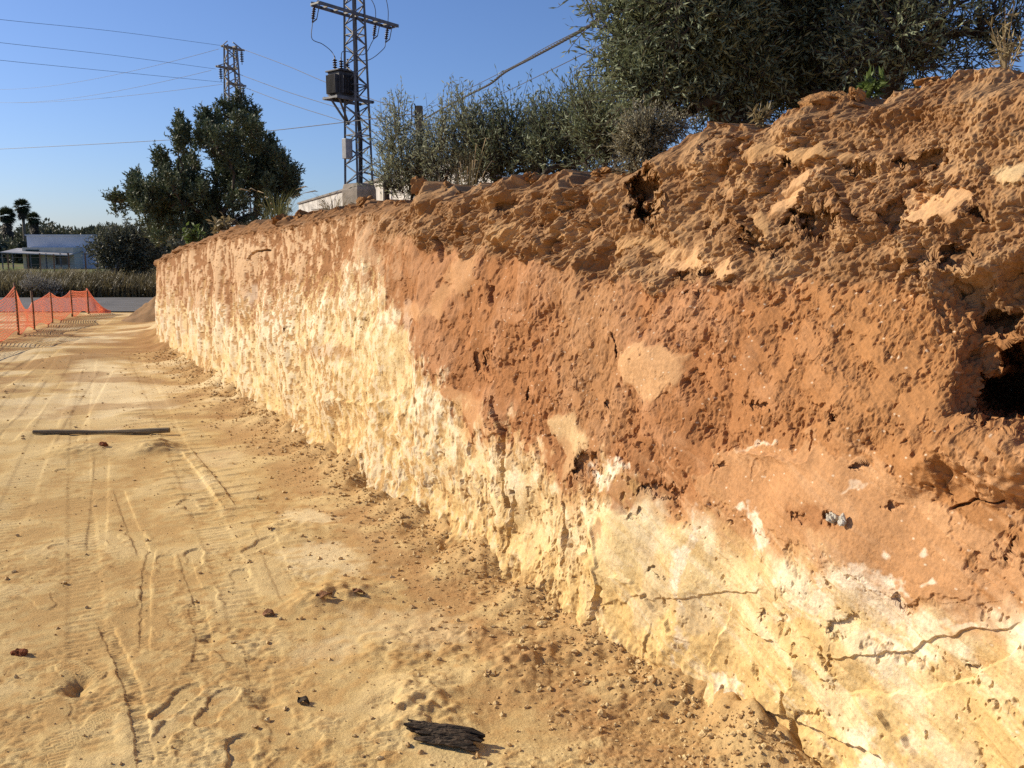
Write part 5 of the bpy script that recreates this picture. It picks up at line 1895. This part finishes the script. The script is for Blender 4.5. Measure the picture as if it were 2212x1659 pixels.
# ------------------------------------------------------------------ far left: house, palms, hedges
def house():
    y = 80.0
    k = y / F
    root = thing('white_house', 'low white house with a lean-to porch beyond the road', 'house', at(130, 577, y) * np.array([1, 1, 0]))
    x0, x1, x2 = at(60, 577, y)[0], at(178, 577, y)[0], at(207, 577, y)[0]
    zt = at(100, 509, y)[2]
    m = MB()
    m.box(((x0 + x2) / 2, y + 3.2, zt / 2), (x2 - x0, 6.0, zt))
    m.build('wall', M_WHITEWALL, root)
    m = MB()
    m.box(((x0 + x2) / 2, y + 3.2, zt + 0.05), (x2 - x0 + 0.2, 6.2, 0.1))
    m.build('roof', M_WHITEWALL, root)
    m = MB()
    m.box(((x0 + x1) / 2 + 0.2, y - 0.6, 0.95), (x1 - x0 - 0.4, 1.6, 1.9))
    m.build('porch_room', mat('cream_wall', (0.50, 0.46, 0.36), (0.60, 0.55, 0.44), 2, 0.9), root)
    # sloping sheet roof of the porch
    xa, xb = at(36, 545, y)[0], at(178, 550, y)[0]
    za, zb = at(36, 545, y)[2], at(178, 550, y)[2]
    m = MB()
    Vr = [(xa, y - 2.6, za - 0.05), (xb, y - 2.6, zb - 0.1), (xb, y + 0.15, zb + 0.25), (xa, y + 0.15, za + 0.30)]
    Vr = Vr + [(a, b, c + 0.08) for a, b, c in Vr]
    m.add(Vr, [[0, 3, 2, 1], [4, 5, 6, 7], [0, 1, 5, 4], [1, 2, 6, 5], [2, 3, 7, 6], [3, 0, 4, 7]])
    m.build('porch_roof', M_ROOFSHEET, root)
    for px in (38, 60, 98, 130, 160, 176):
        x = at(px, 560, y)[0]
        m = MB()
        m.bar((x, y - 2.4, 0), (x, y - 2.4, za - 0.08), 0.09)
        m.build('porch_post', M_STEEL, root)
    dx = at(90, 560, y)[0]
    m = MB()
    m.box((dx, y - 1.44, 0.85), (1.15, 0.08, 1.7))
    dr = m.build('door', M_DOORGREEN, root)
    m = MB()
    m.box((dx + 0.42, y - 1.52, 0.85), (0.06, 0.06, 0.18))
    m.build('handle', M_STEEL, dr)
    wx = at(153, 570, y)[0]
    m = MB()
    m.box((wx, y - 1.44, 0.75), (1.2, 0.06, 0.8))
    w = m.build('window', M_STEEL, root)
    m = MB()
    m.box((wx, y - 1.48, 0.75), (1.06, 0.04, 0.66))
    m.build('pane', M_DARKWIN, w)


house()


def palm(label, px, top, y, crown, skirt, seed):
    rng = np.random.RandomState(seed)
    t = at(px, top, y)
    root = thing('palm_tree', label, 'palm', (t[0], t[1], 0), 'palms beyond the house')
    m = MB()
    m.tube([(t[0] + 0.1, t[1], -0.2), (t[0], t[1], t[2] * 0.5), (t[0], t[1], t[2])], [0.34, 0.24, 0.20], 10)
    m.build('trunk', M_PALMSKIRT_WOOD, root, True)
    V, Q, val = [], [], []

    def fan(p, d, L, width, tv):
        d = d / np.linalg.norm(d)
        s = np.cross(d, (0, 0, 1.0))
        s = s / (np.linalg.norm(s) + 1e-9)
        u = np.cross(s, d)
        for a in np.linspace(-1.25, 1.25, 13):
            e = d * math.cos(a) + s * math.sin(a) * 0.95 + u * 0.1 * rng.randn()
            e = e / np.linalg.norm(e)
            w = np.cross(e, u) * width
            tip = p + e * L * (0.8 + 0.3 * rng.rand()) - np.array([0, 0, L * 0.22 * rng.rand()])
            k = len(V)
            mid = p + e * L * 0.5
            V.extend([p, mid + w, tip, mid - w])
            Q.append([k, k + 1, k + 2, k + 3])
            val.extend([tv] * 4)
    for i in range(64):
        a = rng.rand() * 6.283
        el = -0.95 + 2.4 * rng.rand()
        d = np.array([math.cos(a) * math.cos(el), math.sin(a) * math.cos(el), math.sin(el)])
        hub = t + d * crown * 0.35
        m2 = d + np.array([0, 0, -0.12])
        fan(hub, m2, crown * 0.70, crown * 0.05, rng.rand())
    mesh_obj('crown', V, Q, None, M_PALM, root, False, val=val)
    V, Q, val = [], [], []
    for i in range(60):
        a = rng.rand() * 6.283
        z = t[2] - skirt * rng.rand()
        p = np.array([t[0] + 0.3 * math.cos(a), t[1] + 0.3 * math.sin(a), z])
        fan(p, np.array([math.cos(a) * 0.5, math.sin(a) * 0.5, -1.0]), crown * 0.6, crown * 0.03, rng.rand())
    mesh_obj('dead_fronds', V, Q, None, M_PALMSKIRT, root, False, val=val)


M_PALMSKIRT_WOOD = mat('palm_trunk', (0.10, 0.085, 0.065), (0.19, 0.165, 0.13), 6, 0.95, 0, 0.5, 20)
palm('tallest palm with a slim bare trunk beyond the white house', 48, 446, 140, 1.45, 1.5, 1)
palm('shaggy palm right of the tallest one', 73, 472, 132, 1.15, 3.0, 2)
palm('broad shaggy palm at the left edge left of the tallest one', 14, 466, 128, 1.45, 3.6, 3)

for i, (lb, px, pyt, rx, ry, y, mm) in enumerate([
        ('low dark tree behind the palm trunks at the left edge', 10, 546, 26, 14, 120, M_DARKSHRUB),
        ('pale green garden tree peeking above the left end of the house roof', 50, 545, 16, 10, 112, M_FAR),
        ('low bushy tree behind the palms at the left', -40, 545, 50, 18, 118, M_DARKSHRUB)]):
    p = at(px, 570, y)
    make_tree('garden_tree', lb, 'tree', (p[0], p[1], 0), [blob_of(px, pyt, rx, ry, y), blob_of(px - rx * 0.5, pyt + ry * 0.5, rx * 0.7, ry * 0.7, y), blob_of(px + rx * 0.5, pyt + ry * 0.4, rx * 0.6, ry * 0.7, y)],
              200 + i, mm, 0.5, 0.25, 420, 10, 1.0, up=0.3, trunk_r=0.16, nbranch=40, group='garden trees beyond the house', twig_sides=0)

# far-off belt of trees on the skyline: one mass
def far_belt():
    rng = np.random.RandomState(9)
    P, D, tn = [], [], []
    for px in np.arange(-160, 520, 4.5):
        y = 205 + rng.rand() * 40
        hh = 498 + 8 * math.sin(px * 0.05) + 6 * math.sin(px * 0.17 + 1) + rng.randn() * 3.5
        c = at(px, hh, y)
        R = 1.6 + 1.4 * rng.rand()
        t0 = rng.rand() * 0.7
        for k in range(150):
            d = rng.randn(3)
            d /= np.linalg.norm(d)
            q = c + d * R * np.array([1.1, 1.1, 0.9]) * rng.rand() ** 0.4 - np.array([0, 0, R * 0.9])
            P.append(q)
            D.append(d + np.array([0, 0, 0.3]))
            tn.append(t0 + 0.3 * rng.rand())
        for k in range(60):
            P.append(np.array([c[0] + rng.randn() * R * 0.7, c[1] + rng.randn(), rng.rand() * c[2]]))
            D.append(rng.randn(3))
            tn.append(t0 * 0.6)
    P = np.array(P)
    n = len(P)
    o = foliage('distant_trees', P, np.array(D), 1.0 * (0.6 + 0.8 * rng.rand(n)), 0.55, rng, M_FAR, None, np.array(tn))
    o['kind'] = 'stuff'
    o['label'] = 'distant belt of olive green trees on the skyline behind the house'
    o['category'] = 'trees'


far_belt()


# tall dry grass beyond the road
def verge_grass():
    rng = np.random.RandomState(17)
    n = 30000
    x = -26 + rng.rand(n) * 18.0
    y = 30.4 + rng.rand(n) ** 1.2 * 9
    clump = fbm(x, y, 3, 4, 0.55, 0.55)
    h = (0.62 + 0.30 * clump + 0.30 * rng.rand(n)) * np.interp(y, [30.3, 31.2, 39], [0.6, 1.0, 0.95])
    h = np.clip(h, 0.15, 1.3)
    a = rng.rand(n) * 6.283
    ln = h * (0.15 + 0.45 * rng.rand(n))
    w = 0.020 + 0.022 * rng.rand(n)
    p0 = np.stack([x, y, np.full(n, -0.02)], 1)
    o_ = np.stack([np.cos(a), np.sin(a), 0 * a], 1)
    sd = np.stack([-np.sin(a), np.cos(a), 0 * a], 1) * w[:, None] * 0.5
    p1 = p0 + o_ * (ln * 0.3)[:, None] + np.array([0, 0, 1]) * (h * 0.6)[:, None]
    p2 = p0 + o_ * ln[:, None] + np.array([0, 0, 1]) * h[:, None]
    V = np.stack([p0 - sd, p0 + sd, p1 + sd * 0.8, p1 - sd * 0.8, p2], 1).reshape(-1, 3)
    k = np.arange(n)[:, None] * 5
    Q = k + np.array([[0, 1, 2, 3]])
    T = k + np.array([[3, 2, 4]])
    tone = np.clip(0.35 + 0.5 * clump + 0.5 * (rng.rand(n) - 0.4) + 0.25 * (rng.rand(n) < 0.15), 0, 1)
    o = mesh_obj('dry_grass', V, Q, T, M_VERGE, None, False, val=np.repeat(tone, 5))
    o['kind'] = 'stuff'
    o['label'] = 'tall dry roadside grass and scrub beyond the road'
    o['category'] = 'grass'
    # leafy scrub mixed in
    n = 9000
    x = -26 + rng.rand(n) * 18.0
    y = 30.3 + rng.rand(n) * 2.6
    cl = fbm(x, y, 3, 24, 0.55, 0.7)
    hh = np.clip(0.45 + 0.45 * cl, 0.08, 0.8)
    P = np.stack([x, y, hh * rng.rand(n) ** 0.7], 1)
    o = foliage('roadside_scrub', P, rng.randn(n, 3) + np.array([0, 0, 0.8]), 0.13, 0.035, rng, M_SCRUB, None, np.clip(0.3 + 0.6 * cl + 0.4 * rng.rand(n), 0, 1))
    o['kind'] = 'stuff'
    o['label'] = 'dark low scrub at the far edge of the road'
    o['category'] = 'scrub'


M_VERGE = leaf_mat('verge_grass', (0.055, 0.045, 0.02), (0.27, 0.23, 0.12), 0.3)
M_SCRUB = leaf_mat('scrub_leaf', (0.030, 0.026, 0.014), (0.12, 0.10, 0.05), 0.2)
verge_grass()

M_PALEBUSH = leaf_mat('pale_bush_leaf', (0.18, 0.17, 0.14), (0.50, 0.48, 0.42), 0.2)
# pale flowering shrubs at the left by the road
for i, (px, py, lb) in enumerate([(112, 622, 'pale grey flowering bush at the far road edge left of the shrub'), (72, 612, 'small whitish bush in the dry grass by the left stakes')]):
    y = 30.2
    p = at(px, 640, y)
    make_tree('pale_bush', lb, 'bush', (p[0], p[1], 0.0), [blob_of(px, py, 20, 16, y), blob_of(px + 10, py + 8, 16, 12, y), blob_of(px - 12, py + 8, 14, 10, y)],
              220 + i, M_PALEBUSH if i == 0 else M_PALEBUSH, 0.05, 0.02, 150, 10, 0.18, up=0.7, trunk_r=0.02, nbranch=20, group='pale bushes by the road', twig_r=0.004) if 'M_PALEBUSH' in globals() else None

# wire fence before the house
def wire_fence():
    y = 46.0
    root = thing('wire_fence', 'thin post and wire fence along the grass before the house', 'fence', at(100, 590, y) * np.array([1, 1, 0]))
    xs = []
    for px in (-60, 19, 62, 88, 118, 150, 186, 212, 240, 276, 312):
        p = at(px, 590, y)
        m = MB()
        top = at(px, 543 + (px % 7), y)[2]
        m.bar((p[0], y, 0), (p[0] + 0.02, y, top), 0.055)
        m.build('post', M_REBAR, root)
        xs.append(p[0])
    m = MB()
    for z in (0.5, 0.9, 1.25):
        m.tube([(xs[0], y, z), (xs[-1], y, z)], 0.006, 4)
    m.build('wire', M_WIRE, root)


wire_fence()
